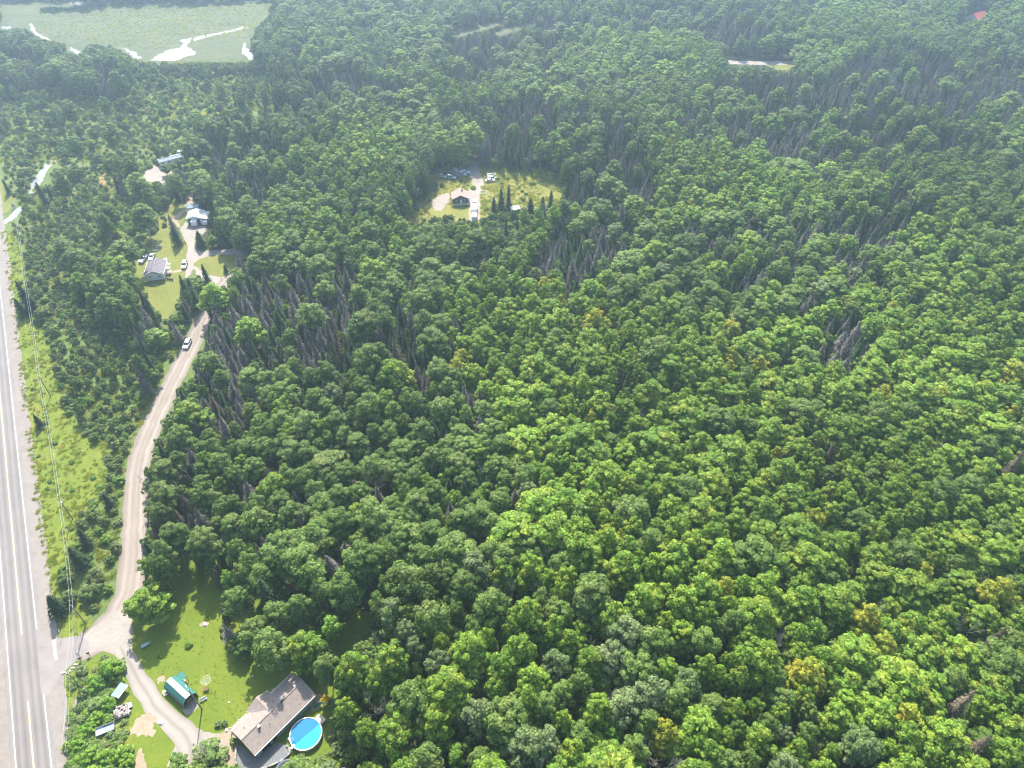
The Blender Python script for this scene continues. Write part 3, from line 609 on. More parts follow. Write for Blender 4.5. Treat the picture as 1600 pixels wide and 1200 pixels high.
MIX = dict(up=dict(ag=.42, mg=.16, sp=.18, ds=.22, bt=.02, bl=.03), hard=dict(mg=.85, my=.03, ag=.07, sp=.012, ds=.008, db=.008, bt=.01, al=.012),
           hardb=dict(mg=.43, my=.01, ag=.28, bl=.10, al=.08, sp=.03, ds=.02, bt=.05), aspen=dict(ag=.66, mg=.10, al=.04, sp=.06, ds=.09, db=.02, bt=.02, bl=.01),
           dead=dict(ds=.48, sp=.30, ag=.12, mg=.04, db=.06), spruce=dict(sp=.50, ds=.22, ag=.28), hill=dict(mg=.55, ag=.41, ds=.04),
           scrub=dict(sh=.80, wd=.155, ag=.010, sp=.008, ds=.004, sm=.023), topscrub=dict(sh=.82, wd=.125, sm=.045, ag=.005, sp=.005), lawnedge=dict(ag=.62, mg=.28, sp=.06, al=.04), marsh=dict(sh=1.0))
ZONE = np.zeros((MH, MW), np.int8)
ZONES = [
 ('hill', [(400, 340), (470, 250), (500, 195), (570, 150), (690, 108), (722, 165), (724, 245), (640, 262), (600, 300), (540, 315), (450, 330)]),
 ('hill', [(870, 75), (1000, 55), (1150, 75), (1150, 130), (1000, 150), (880, 120)]), ('hill', [(1170, 60), (1300, 20), (1600, 10), (1600, 50), (1420, 70), (1280, 110)]),
 ('hard', [(920, 345), (990, 255), (1110, 200), (1340, 195), (1420, 260), (1320, 300), (1200, 320), (1060, 350)]), ('hill', [(1400, 160), (1600, 150), (1600, 420), (1450, 440), (1380, 300)]),
 ('dead', [(880, 235), (990, 205), (1012, 300), (940, 335), (890, 325)]), ('dead', [(1030, 150), (1200, 118), (1400, 90), (1600, 62), (1600, 140), (1420, 190), (1200, 185), (1080, 205)]),
 ('dead', [(600, 120), (700, 60), (1000, 45), (1000, 60), (860, 80), (720, 130)]), ('dead', [(480, 160), (540, 120), (620, 100), (620, 140), (520, 190)]),
 ('dead', [(1180, 200), (1420, 190), (1600, 140), (1600, 200), (1440, 260), (1300, 290), (1190, 240)]), ('dead', [(940, 20), (1180, 10), (1300, 15), (1190, 60), (1150, 76), (1000, 56)]), ('dead', [(1010, 205), (1110, 150), (1190, 185), (1180, 240), (1080, 230)]), ('dead', [(700, 175), (850, 150), (900, 190), (880, 235), (760, 240)]), ('dead', [(1060, 350), (1130, 345), (1340, 335), (1420, 300), (1460, 340), (1340, 420), (1150, 440)]), ('spruce', [(285, 225), (390, 185), (480, 195), (470, 250), (400, 335), (340, 375), (300, 300)]), ('spruce', [(380, 130), (470, 110), (560, 110), (520, 160), (400, 185)]),
 ('aspen', [(240, 640), (300, 560), (330, 480), (380, 380), (450, 330), (620, 320), (740, 380), (830, 430), (720, 480), (720, 560), (820, 640), (820, 700), (790, 840), (640, 960), (540, 1000), (330, 890), (215, 900), (200, 790)]),
 ('dead', [(330, 490), (400, 430), (560, 430), (590, 560), (500, 620), (400, 600), (350, 700), (310, 640)]), ('dead', [(590, 480), (640, 470), (650, 580), (600, 590)]), ('dead', [(860, 375), (970, 360), (970, 440), (870, 450)]), ('dead', [(1130, 345), (1340, 335), (1340, 420), (1150, 440)]),
 ('spruce', [(860, 270), (960, 290), (1000, 360), (900, 350)]),
 ('hill', [(560, 330), (700, 350), (690, 400), (600, 420), (480, 380), (430, 360)]), ('hard', [(690, 480), (840, 430), (1000, 480), (1180, 520), (1300, 460), (1450, 430), (1600, 400), (1600, 1260), (1000, 1260), (1000, 980), (800, 860), (820, 700), (720, 580)]),
 ('dead', [(1270, 490), (1340, 480), (1345, 560), (1280, 560)]),
 ('hardb', [(500, 1000), (640, 950), (800, 850), (1010, 980), (1180, 1040), (1260, 1120), (1260, 1260), (440, 1260), (520, 1120)]),
 ('scrub', [(0, 260), (200, 255), (235, 320), (225, 400), (205, 430), (235, 490), (280, 520), (285, 555), (250, 610), (210, 680), (190, 760), (186, 900), (120, 1000), (-300, 1000), (-300, 260)]),
 ('aspen', [(105, 410), (190, 385), (215, 430), (205, 470), (240, 510), (235, 545), (170, 500), (120, 470)]),
 ('spruce', [(205, 570), (270, 530), (284, 556), (240, 620), (215, 620)]),
 ('topscrub', [(-300, 130), (80, 125), (190, 135), (220, 98), (400, 97), (450, 130), (470, 170), (400, 190), (300, 215), (240, 250), (200, 262), (-300, 262)]),
 ('topscrub', [(0, 262), (50, 262), (40, 350), (0, 362)]),
 ('spruce', [(-300, 70), (40, 66), (110, 70), (190, 80), (196, 130), (150, 138), (100, 90), (60, 108), (-300, 115)]),
 ('lawnedge', [(330, 880), (560, 900), (600, 960), (530, 1060), (440, 1060), (340, 1010)]),
]
for zn, p in ZONES: ZONE[inside(p, GX, GY)] = ZN.index(zn)

sp_ = 1.55
ys_ = np.arange(44, 760, sp_); cand = []
for y in ys_:
    hw = 0.697 * (y * CT + CAMZ * ST) + 22; cand.append(np.stack([np.arange(-hw, hw, sp_), np.full(len(np.arange(-hw, hw, sp_)), y)], 1))
cand = np.concatenate(cand); cand += rng.uniform(-.7, .7, cand.shape); rng.shuffle(cand)
cx, cyy = cand[:, 0], cand[:, 1]; nc = len(cand)
zx, zy, _ = Q(cx, cyy, 9.0)
wob = 26; zx = zx + (vnoise(cx / 14, cyy / 14, 1) - .5) * wob * 2; zy = zy + (vnoise(cx / 14, cyy / 14, 2) - .5) * wob
zi = ZONE[np.clip((zy / MS).astype(int), 0, MH - 1), np.clip((zx / MS).astype(int), 0, MW - 1)]
patch = vnoise(cx / 22, cyy / 22, 5) * .7 + vnoise(cx / 8, cyy / 8, 6) * .3
KINDS_ = list(REF); kk = np.zeros(nc, np.int8); u = rng.random(nc)
for z in range(len(ZN)):
    mix = MIX[ZN[z]]; sel = np.where(zi == z)[0]; con = np.array([1.0 if k in ('sp', 'ds', 'db') else 0.0 for k in mix]); pr = np.array(list(mix.values()))
    # conifers come in patches
    wgt = pr[None, :] * np.where(con[None, :] > 0, np.clip((patch[sel, None] - .30) * 3.4, .15, 2.2), 1.0); wgt /= wgt.sum(1, keepdims=True)
    ch = (np.cumsum(wgt, 1) < u[sel, None]).sum(1); kk[sel] = np.array([KINDS_.index(k) for k in mix])[np.clip(ch, 0, len(mix) - 1)]
RNG = dict(mg=(2.5, 6.3, 12.5, 18), my=(2.2, 4.8, 12, 17), ag=(2.2, 5.6, 12, 18), bl=(2.6, 4.6, 12, 17), al=(1.4, 2.2, 7, 11), sp=(1.7, 3.1, 8, 16), ds=(1.7, 3.1, 8.5, 15.5), db=(1.6, 2.6, 9, 15.5), bt=(2.0, 2.8, 9, 13), sh=(1.0, 2.1, 1.6, 3.6), wd=(.9, 1.7, 1.2, 2.6), sm=(1.6, 2.7, 4.5, 7.5))
szn = vnoise(cx / 26, cyy / 26, 12); rr_ = np.zeros(nc); hh = np.zeros(nc); hn = vnoise(cx / 45, cyy / 45, 9)
for q, k in enumerate(KINDS_):
    s_ = kk == q; a = RNG[k]; t = rng.random(s_.sum()); t2 = np.clip(.6 * t + .4 * rng.random(s_.sum()), 0, 1)
    rr_[s_] = a[0] + (a[1] - a[0]) * t; rr_[s_] *= (.74 + .50 * szn[s_]); hh[s_] = (a[2] + (a[3] - a[2]) * t2) * (0.74 + .50 * hn[s_])
s_ = (kk == KINDS_.index('sh')) & (zi == ZN.index('topscrub')); rr_[s_] *= .72; hh[s_] *= .62
def dist_to(line, x, y):
    L_ = np.array([(p[0], p[1]) for p in line]); d = np.full(x.shape, 1e9)
    for k in range(0, len(L_), 2): d = np.minimum(d, np.hypot(x - L_[k, 0], y - L_[k, 1]))
    return d
hoff = (cx - HC.x) * HN.x + (cyy - HC.y) * HN.y
dead_ground = (dist_to(GR, cx, cyy) < 4.6) | ((hoff < 10.5) & (hoff > -12))
def blocked(x, y, r_, h, shrub):
    b_ = np.zeros(x.shape, bool); side = 1.0 if not isinstance(r_, np.ndarray) else r_
    for fz, fr in ((0, 0), (.3, 0), (.45, .6), (.45, -.6), (.7, .75), (.7, -.75), (.85, 0), (.97, 0)):
        px, py, dp = Q(x + side * fr, y, h * fz)
        inn = (px >= 0) & (px < 1600) & (py >= 0) & (py < 1200)
        b_ |= inn & OPEN[np.clip((py / MS).astype(int), 0, MH - 1), np.clip((px / MS).astype(int), 0, MW - 1)]
    return b_
bl = blocked(cx, cyy, rr_, hh, None)
f1 = bl & np.isin(kk, [KINDS_.index(k) for k in ('mg', 'my', 'ag', 'bl', 'sp', 'ds', 'db', 'bt')])
con = np.isin(kk, [KINDS_.index(k) for k in ('sp', 'ds', 'db')])
s_ = f1 & ~con; kk[s_] = KINDS_.index('sm'); rr_[s_] = rng.uniform(1.5, 2.4, s_.sum()); hh[s_] = rng.uniform(4, 6.5, s_.sum())
s_ = f1 & con; hh[s_] *= .55; rr_[s_] *= .7
bl = blocked(cx, cyy, rr_, hh, None)
s_ = bl; kk[s_] = KINDS_.index('sh'); rr_[s_] = rng.uniform(.8, 1.5, s_.sum()); hh[s_] = rng.uniform(1.2, 2.2, s_.sum())
bl = blocked(cx, cyy, rr_, hh, None)
ok = ~bl & ~dead_ground
HEROES = []                                            # (x, y, r): room kept free round plants set by hand
def hero_px(px, py, z): return P(px, py, z)
# plants set by hand: kind, form, crown-centre pixel, height fraction of that centre, radius, height, label
HERO = [
 ('mg', 0, 229, 942, .62, 5.0, 12.5, 'big round lone maple overhanging the gravel road beside the mown lawn'),
 ('mg', 3, 474, 1012, .62, 4.0, 13, 'bright maple standing just above the far end of the shingled house'),
 ('ag', 1, 432, 965, .62, 3.8, 14, 'round aspen in the middle of the clump between lawn and shingled house'),
 ('ag', 2, 398, 990, .60, 3.6, 14, 'leafy aspen at the shaded lawn edge, front of the clump above the house'),
 ('ag', 4, 372, 940, .62, 3.4, 14, 'tall aspen along the right side of the sunlit lawn'),
 ('db', 0, 339, 900, .62, 1.5, 9, 'thin olive-brown conifer at the top right corner of the lawn'),
 ('ag', 0, 505, 925, .62, 3.3, 13, 'dark green aspen left of the shaded grass opening above the pool'),
 ('sm', 0, 508, 968, .60, 2.1, 6.5, 'small round tree between the bright maple and the shaded grass opening'),
 ('bush', 0, 326, 1180, .60, 3.6, 5.0, 'round bush with bare grey twigs in its middle beside the house front'),
 ('sm', 1, 279, 1190, .60, 2.0, 3.6, 'small bright round tree at the bottom edge beside the grey-centred bush'),
 ('sp', 0, 321, 430, .5, 2.5, 10.5, 'slim dark spruce at the near left rim of the ring drive'),
 ('sp', 1, 352, 420, .5, 1.4, 4.0, 'small dark spruce standing alone on the ring drive lawn'),
 ('ds', 0, 376, 420, .5, 2.9, 14, 'tall sparse spruce at the right side of the ring drive'),
 ('ds', 1, 384, 428, .5, 2.6, 13, 'sparse grey spruce just outside the right side of the ring drive'),
 ('sp', 2, 287, 448, .5, 2.7, 11, 'dark spruce below the white car near the white house'),
 ('sp', 3, 299, 452, .5, 2.6, 11, 'dark spruce, right one of the pair below the white car'),
 ('sp', 4, 304, 466, .5, 2.7, 11, 'dark spruce nearest the gravel road below the ring drive'),
 ('sp', 1, 274, 368, .45, 3.0, 9.5, 'bushy dark spruce on the yard between white house and garage'),
 ('ds', 2, 268, 350, .5, 2.1, 9, 'thin bare spruce beside the sandy path left of the garage'),
 ('sp', 0, 312, 374, .45, 3.4, 7.5, 'squat dark spruce in front of the white-roofed garage'),
 ('sp', 2, 783, 312, .5, 3.1, 11.5, 'dense dark spruce left of the pale shed in the weedy clearing'),
 ('sp', 3, 795, 307, .5, 2.3, 12, 'slender spruce just behind the pale shed in the clearing'),
 ('sp', 4, 772, 322, .5, 2.6, 9, 'mid-size spruce at the near edge of clearing beside the lane'),
 ('sp', 0, 829, 322, .5, 3.1, 8.0, 'broad spruce right of the pale shed in the clearing'),
 ('sp', 1, 848, 320, .5, 2.5, 8.5, 'left one of two dark spruces on the right clearing edge'),
 ('sp', 2, 861, 314, .5, 2.7, 10.5, 'right one of two dark spruces on the right clearing edge'),
 ('sp', 2, 36, 460, .5, 3.1, 12.5, 'tall dark spruce on the highway verge under the wires'),
 ('sp', 3, 44, 468, .5, 2.9, 9.5, 'shorter spruce touching the tall dark spruce on the verge'),
 ('sp', 4, 30, 480, .5, 2.6, 8, 'spruce nearest the highway in the verge spruce clump'),
 ('sp', 0, 58, 657, .5, 1.8, 5.5, 'small lone dark spruce on the grass verge'),
 ('sp', 1, 64, 302, .5, 2.9, 11, 'dark pointed spruce standing on the creek bank'),
 ('sp', 3, 9, 291, .5, 2.0, 7.5, 'dark spruce on the yellow grass beside the highway and creek'),
 ('sp', 2, 182, 287, .5, 2.7, 9, 'dark spruce right of the orange reed patch'),
 ('sp', 0, 86, 945, .45, 3.1, 8, 'dark spruce at the lower end of the verge near the stop line'),
 ('sp', 4, 118, 870, .5, 2.9, 9, 'dark spruce in the verge scrub just above the first utility pole'),
 ('ds', 3, 318, 822, .5, 3.1, 15, 'large pale grey dead spruce leaning out beside the upper lawn corner'),
 ('ds', 4, 392, 775, .5, 2.9, 14, 'pale grey dead spruce up the slope from the lawn'),
 ('ds', 0, 352, 672, .5, 2.6, 13, 'pale grey dead spruce right of the gravel road bend'),
 ('db', 0, 1508, 1095, .66, 2.4, 16, 'brown-topped spruce sticking out of the maples near the bottom right corner'),
 ('db', 1, 1556, 998, .66, 2.2, 15.5, 'brown-topped spruce poking through maples above the other near the right edge'),
 ('db', 2, 1530, 1165, .66, 2.2, 15, 'lowest brown-topped spruce near the bottom right corner'),
 ('db', 0, 1586, 724, .66, 2.8, 17, 'big purplish-brown spruce at the right edge of the maples'),
 ('db', 1, 767, 895, .6, 1.4, 12, 'rusty dead conifer standing above the middle of the bottom canopy'),
 ('bt', 0, 800, 935, .6, 2.4, 14, 'white-limbed bare tree in the lower middle of the canopy'),
 ('my', 0, 1560, 930, .62, 4.4, 16, 'large yellow-topped maple close to the right edge'),
 ('my', 1, 1352, 968, .62, 3.6, 15, 'yellow maple right of centre in the lower right canopy'),
 ('my', 2, 1260, 1055, .62, 4.0, 15, 'olive-yellow maple in the lower right canopy'),
 ('bl', 0, 872, 1042, .62, 3.6, 14, 'pale poplar with forked white trunk showing, bottom middle of the canopy'),
 ('bl', 1, 1345, 1165, .62, 4.0, 15, 'wide grey-green poplar at the bottom edge, right part of canopy'),
 ('al', 0, 757, 768, .6, 1.8, 9, 'slim lime-green young tree in the dark gap at the middle left'),
 ('al', 1, 712, 845, .6, 1.9, 10, 'slim lime-green tree, lower one near the middle left dark gap'),
 ('ag', 3, 652, 790, .62, 4.4, 15, 'large dome-shaped aspen beside the dark gap left of centre'),
 ('ag', 5, 445, 592, .62, 3.6, 15, 'yellow-green aspen with a tall pale trunk right of the gravel road'),
 ('al', 2, 243, 527, .6, 3.2, 9, 'bright lime-green tree left of the car on the gravel road'),
 ('sm', 2, 260, 266, .5, 2.4, 5.5, 'round tree in front of the left end of the pale trailer home'), ('sm', 0, 272, 263, .5, 2.2, 5.0, 'round tree in front of the middle of the pale trailer home'), ('sp', 3, 281, 262, .5, 2.3, 7, 'dark spruce in front of the right end of the pale trailer home'),
 # scrub islands near the house drive
 ('wd', 0, 172, 1047, .5, 2.6, 4.0, 'biggest shrub at the top of the weedy island between drive and highway'),
 ('wd', 1, 186, 1040, .5, 1.8, 2.6, 'shrub at the tip of the weedy island beside the drive'),
 ('wd', 2, 152, 1068, .5, 1.9, 2.4, 'low shrub in the middle of the weedy island'), ('wd', 3, 168, 1098, .5, 1.9, 2.6, 'shrub left of the blue-grey tarp roof'),
 ('sh', 4, 150, 1100, .5, 1.8, 2.2, 'shrub between the bare soil and the tarp roof'), ('sh', 0, 131, 1082, .5, 1.4, 2.2, 'dark shrub at the foot of the near utility pole'),
 ('sh', 1, 127, 1046, .5, 1.5, 2.0, 'dark shrub beside the row of white stones'), ('wd', 2, 190, 1178, .5, 2.2, 2.6, 'yellow-green shrub below the flatbed trailer'),
 ('wd', 3, 168, 1182, .5, 2.2, 3.0, 'shrub at the bottom edge left of the sandy patch'), ('wd', 4, 140, 1180, .5, 2.0, 2.6, 'shrub near the highway shoulder at the bottom edge'),
 ('wd', 0, 120, 1160, .5, 1.7, 2.0, 'low shrub on the highway bank at the bottom edge'), ('wd', 1, 196, 1192, .5, 1.8, 2.4, 'shrub at the bottom edge beside the lower sand strip'),
 ('wd', 2, 294, 1007, .5, 1.0, .9, 'small yellow-green ornamental bush alone on the lawn'), ('wd', 3, 250, 1022, .5, .9, .9, 'small bush at the edge of the lone maple shadow'),
 ('sh', 4, 340, 1131, .5, .8, 1.0, 'round planted bush, left of two beside the porch'), ('sh', 0, 349, 1130, .5, .8, 1.0, 'round planted bush, right of two beside the porch'),
 ('sh', 1, 366, 1158, .5, 1.1, 1.5, 'straggly bush at the house front beside the dirt path'), ('sh', 2, 462, 1196, .5, 1.3, 1.3, 'bush between trampoline and pool'),
 ('wd', 3, 136, 1140, .5, 1.6, 2.0, 'shrub left of the utility trailer'), ('wd', 4, 152, 1120, .5, 1.6, 2.0, 'shrub above the utility trailer'),
 ('sh', 2, 100, 905, .5, 2.0, 3.0, 'shrub beside the verge spruce above the stop line'), ('sh', 3, 106, 932, .5, 2.2, 3.4, 'leafy shrub left of the first utility pole'),
 ('sh', 4, 140, 925, .5, 2.6, 4.2, 'large leafy shrub between the first utility pole and gravel road'), ('sh', 0, 150, 900, .5, 2.4, 4, 'leafy shrub above the first utility pole beside the road'),
 ('sh', 0, 676, 288, .5, 1.7, 3.0, 'bush below the left end of the parked car row'), ('sh', 1, 690, 287, .5, 1.5, 2.4, 'bush below the middle of the parked car row'), ('sh', 2, 704, 340, .5, 1.8, 3, 'bush in front of the dark cottage'),
]
KEEP = []; HB = []
for kd, fm, px, py, zf, hr, hh_, lb in HERO:
    bx_, by_ = P(px, py, zf * hh_); HB.append((bx_, by_)); KEEP.append((bx_, by_, hr))
for (bx_, by_, hr) in [(-52.7, 67.5, 5), (-57, 62, 5), (-48, 73, 5), (-76, 72, 4), (-45.2, 64, 4.5), (-139, 238, 6.5), (-134, 278, 7), (-23, 294, 5.5), (316, 534, 7), (-96, 300, 5)] + [P(a, b_, 0) + (2.2,) for a, b_ in ((128, 968), (130, 1078), (107, 803), (72, 605), (316, 1108), (509, 1100), (447, 1200))]:
    KEEP.append((bx_, by_, hr))
cells = {}; CS = 9.0; TOPS = ZN.index('topscrub')
for hx, hy, hr in KEEP: cells.setdefault((int(hx // CS), int(hy // CS)), []).append((hx, hy, hr / .74))
acc = []
KF = np.array([.61 if k not in ('sh', 'wd', 'sp', 'ds', 'db', 'sm') else (.78 if k in ('sh', 'wd') else .58 if k == 'sm' else .66) for k in KINDS_])
for i in np.where(ok)[0]:
    x, y, r_ = cx[i], cyy[i], rr_[i]; kf = KF[kk[i]] * (1.9 if zi[i] == TOPS and KINDS_[kk[i]] == 'sh' else 1.32 if zi[i] == ZN.index('scrub') and KINDS_[kk[i]] == 'sh' else 1.0); a, b_ = int(x // CS), int(y // CS); good = True
    for da in (-1, 0, 1):
        for db in (-1, 0, 1):
            for (ox, oy, orr) in cells.get((a + da, b_ + db), ()):
                if (ox - x) ** 2 + (oy - y) ** 2 < ((orr + r_) * kf) ** 2: good = False; break
            if not good: break
        if not good: break
    if good: cells.setdefault((a, b_), []).append((x, y, r_)); acc.append(i)
# understorey: small trees and bushes in the gaps that are left
for i in rng.permutation(np.where(ok)[0])[:60000]:
    x, y = cx[i], cyy[i]; a, b_ = int(x // CS), int(y // CS); good = True; r_ = rng.uniform(1.3, 2.3)
    for da in (-1, 0, 1):
        for db in (-1, 0, 1):
            for (ox, oy, orr) in cells.get((a + da, b_ + db), ()):
                if (ox - x) ** 2 + (oy - y) ** 2 < ((orr + r_) * .55) ** 2: good = False; break
            if not good: break
        if not good: break
    if good and not (zi[i] in (TOPS, ZN.index('scrub')) and rng.random() < .8):
        cells.setdefault((a, b_), []).append((x, y, r_)); acc.append(i); rr_[i] = r_
        if zi[i] in (ZN.index('scrub'), ZN.index('topscrub')) or KINDS_[kk[i]] == 'sh': kk[i] = KINDS_.index('sh'); hh[i] = rng.uniform(1.2, 2.6); rr_[i] = r_ * .75
        else: kk[i] = KINDS_.index('sm'); hh[i] = rng.uniform(4.0, 8.0)
acc = np.array(acc)
# which of them show, and how large (a small depth picture of the crowns)
tx, ty, tr, th, tk = cx[acc], cyy[acc], rr_[acc], hh[acc], kk[acc]
dist = ty * CT + CAMZ * ST; order = np.argsort(-dist); IDB = np.full((600, 800), -1, np.int32)
lowf = np.where(np.isin(tk, [KINDS_.index(k) for k in ('sh',)]), .15, .38)
bx, by, bd = Q(tx, ty, th * .66); tx2, ty2, _ = Q(tx, ty, th); lx, ly, _ = Q(tx, ty, th * lowf)
for i in order:
    cxp, cyp = bx[i] / 2, by[i] / 2; rp = tr[i] * FOC / bd[i] / 2; hp = max(rp * .7, (ly[i] - ty2[i]) / 4)
    x0, x1, y0, y1 = int(cxp - rp), int(cxp + rp) + 1, int(cyp - hp), int(cyp + hp) + 1
    if x1 < 0 or y1 < 0 or x0 >= 800 or y0 >= 600: continue
    x0c, x1c, y0c, y1c = max(0, x0), min(800, x1), max(0, y0), min(600, y1)
    if x1c <= x0c or y1c <= y0c: continue
    yy, xx = np.mgrid[y0c:y1c, x0c:x1c]; IDB[y0c:y1c, x0c:x1c][((xx - cxp) / rp) ** 2 + ((yy - cyp) / hp) ** 2 < 1] = i
seen = np.bincount(IDB[IDB >= 0], minlength=len(acc))
print('TREES', len(acc), {k: int((tk == q).sum()) for q, k in enumerate(KINDS_)})
# ------------------------------------------------------------------ plants as objects: heroes, the 290 of each kind that show largest, the rest as woods
for (kd, fm, px, py, zf, hr, hh_, lb), (bx_, by_) in zip(HERO, HB):
    if kd == 'bush':
        t = plant('sh', fm, bx_, by_, hr, hh_ * .8, .4, lb)
        tw, _tr = bare_tree(21, 5.0, .8); t2 = link_mesh('bare_twigs', tw, t); k = hr / 1.7; t2.location = (0, 0, .6); t2.scale = (1.0 / k, 1.0 / k, .95)
    else: plant(kd, fm, bx_, by_, hr, hh_, random.uniform(0, 6.28), lb)
LOOK = dict(mg=('broad green maple', 'narrow green maple'), my=('broad yellowing maple', 'narrow yellowing maple'), ag=('broad round-headed aspen', 'narrow round-headed aspen'),
            bl=('broad grey-green poplar', 'narrow grey-green poplar'), al=('bushy lime-green young tree', 'slim lime-green young tree'), sp=('broad dark spruce', 'slim dark spruce'),
            ds=('wide bare grey spruce', 'thin bare grey spruce'), db=('wide brown dead spruce', 'thin brown dead spruce'), bt=('spreading leafless tree', 'small leafless tree'),
            sh=('wide leafy shrub', 'little leafy shrub'), wd=('wide yellow-green shrub', 'little yellow-green shrub'), sm=('larger short round-headed tree', 'smaller short round-headed tree'))
COLS = ['far left', 'left', 'centre', 'right', 'far right']
ROWS = ['top', 'upper', 'middle', 'lower', 'bottom']
NEAR = [('the round pool', P(480, 1147), 16), ('the shingled house', (-52.7, 67.5), 17), ('the lone lawn maple', P(232, 985), 13), ('the car on the gravel road', P(293, 540), 14), ('the white house', (-138, 238), 17),
        ('the white-roofed garage', (-134, 278), 17), ('the ring drive', P(343, 414), 20), ('the dark cottage', (-23, 294), 20), ('the parked car row', P(705, 274), 20), ('the creek', P(60, 280), 22), ('the red-roofed house', (316, 534), 24),
        ('the near utility pole', (-106, 91), 12), ('the marsh ponds', P(270, 82), 40), ('the pale trailer home', P(268, 256), 20), ('the pale shed', P(804, 328), 16)]
def place_words(px, py, x, y):
    best = None
    for nm, (ax, ay), rad in NEAR:
        d = math.hypot(x - ax, y - ay)
        if d < rad and (best is None or d < best[0]): best = (d, nm)
    if best: return 'close to ' + best[1]
    if dist_to(GR, np.array([x]), np.array([y]))[0] < 11: return 'along the gravel road' + (' bend' if py > 700 else ' upper stretch')
    ho = (x - HC.x) * HN.x + (y - HC.y) * HN.y
    if ho < 24 and ho > 0: return 'on the highway verge' + (' lower end' if py > 800 else ' upper end' if py < 500 else ' middle')
    r_ = 0 if py < 170 else 1 if py < 380 else 2 if py < 640 else 3 if py < 930 else 4
    return f'at the {ROWS[r_]} {COLS[min(4, int(px // 320))]}'
indiv = np.zeros(len(acc), bool); cnt = {}
for h_ in HERO: nm = NAME.get(h_[0], 'shrub'); cnt[nm] = cnt.get(nm, 0) + 1
infr = (bx > 4) & (bx < 1596) & (by > 4) & (by < 1196)
for i in np.argsort(-seen):
    nm = NAME[KINDS_[tk[i]]]
    if seen[i] < 10 or not infr[i] or cnt.get(nm, 0) >= 296: continue
    cnt[nm] = cnt.get(nm, 0) + 1; indiv[i] = True
sets = {}
for i in np.where(indiv)[0]:
    k = KINDS_[tk[i]]; big = tr[i] > sum(RNG[k][:2]) / 2
    if k in ('sh', 'wd'): big = tr[i] > 1.5
    sets.setdefault((k, LOOK[k][0 if big else 1], place_words(bx[i], by[i], tx[i], ty[i])), []).append(i)
ORD = ['leftmost', 'second from left', 'third from left', 'fourth from left', 'fifth from left', 'sixth from left', 'seventh from left', 'eighth from left', 'ninth from left', 'tenth from left']
RW = {1: [''], 2: ['back row', 'front row'], 3: ['back row', 'middle row', 'front row'], 4: ['backmost row', 'back middle row', 'front middle row', 'frontmost row']}
for (k, lk, pw_), ids in sets.items():
    ids.sort(key=lambda i: by[i]); nr = min(4, max(1, math.ceil(len(ids) / 9))); per = math.ceil(len(ids) / nr)
    for r_ in range(nr):
        row = sorted(ids[r_ * per:(r_ + 1) * per], key=lambda i: bx[i])
        for n_, i in enumerate(row):
            o_ = ('rightmost' if n_ == len(row) - 1 else ORD[n_] if n_ < len(ORD) else f'{len(row) - n_}th from right') if len(row) > 1 else ''
            q = ', '.join(x for x in (o_, RW[nr][r_]) if x)
            lb = f'{lk}, {q}, {pw_}' if q else (f'{lk} {pw_}' if not pw_.startswith('at the') else f'only {lk} standing {pw_}')
            plant(k, int(rng.integers(0, 7)), tx[i], ty[i], tr[i], th[i], rng.uniform(0, 6.28), lb, f'{lk.split(" ", 1)[1]}s {pw_}' if len(ids) > 1 else None, (rng.normal(0, .02), rng.normal(0, .02)))

def joined(name, a, b_):
    mes = [a, b_]; vs, fs, mi = [], [], []; off = 0; mats = []
    for me in mes:
        nv = len(me.vertices); co = np.empty(nv * 3, np.float32); me.vertices.foreach_get('co', co); vs.append(co)
        nl = len(me.loops); li = np.empty(nl, np.int32); me.loops.foreach_get('vertex_index', li)
        npol = len(me.polygons); ls = np.empty(npol, np.int32); me.polygons.foreach_get('loop_start', ls); lt = np.empty(npol, np.int32); me.polygons.foreach_get('loop_total', lt)
        fs.append((li + off, ls, lt)); off += nv; mats.append(me.materials[0])
    out_ = bpy.data.meshes.new(name); out_.vertices.add(off); out_.vertices.foreach_set('co', np.concatenate(vs))
    L_ = np.concatenate([f[0] for f in fs]); out_.loops.add(len(L_)); out_.loops.foreach_set('vertex_index', L_)
    ls = np.concatenate([fs[0][1], fs[1][1] + len(fs[0][0])]); lt = np.concatenate([fs[0][2], fs[1][2]]); out_.polygons.add(len(ls))
    out_.polygons.foreach_set('loop_start', ls); out_.polygons.foreach_set('loop_total', lt)
    out_.polygons.foreach_set('material_index', np.concatenate([np.zeros(len(fs[0][1]), np.int32), np.ones(len(fs[1][1]), np.int32)]))
    for m_ in mats: out_.materials.append(m_)
    out_.update(); return out_
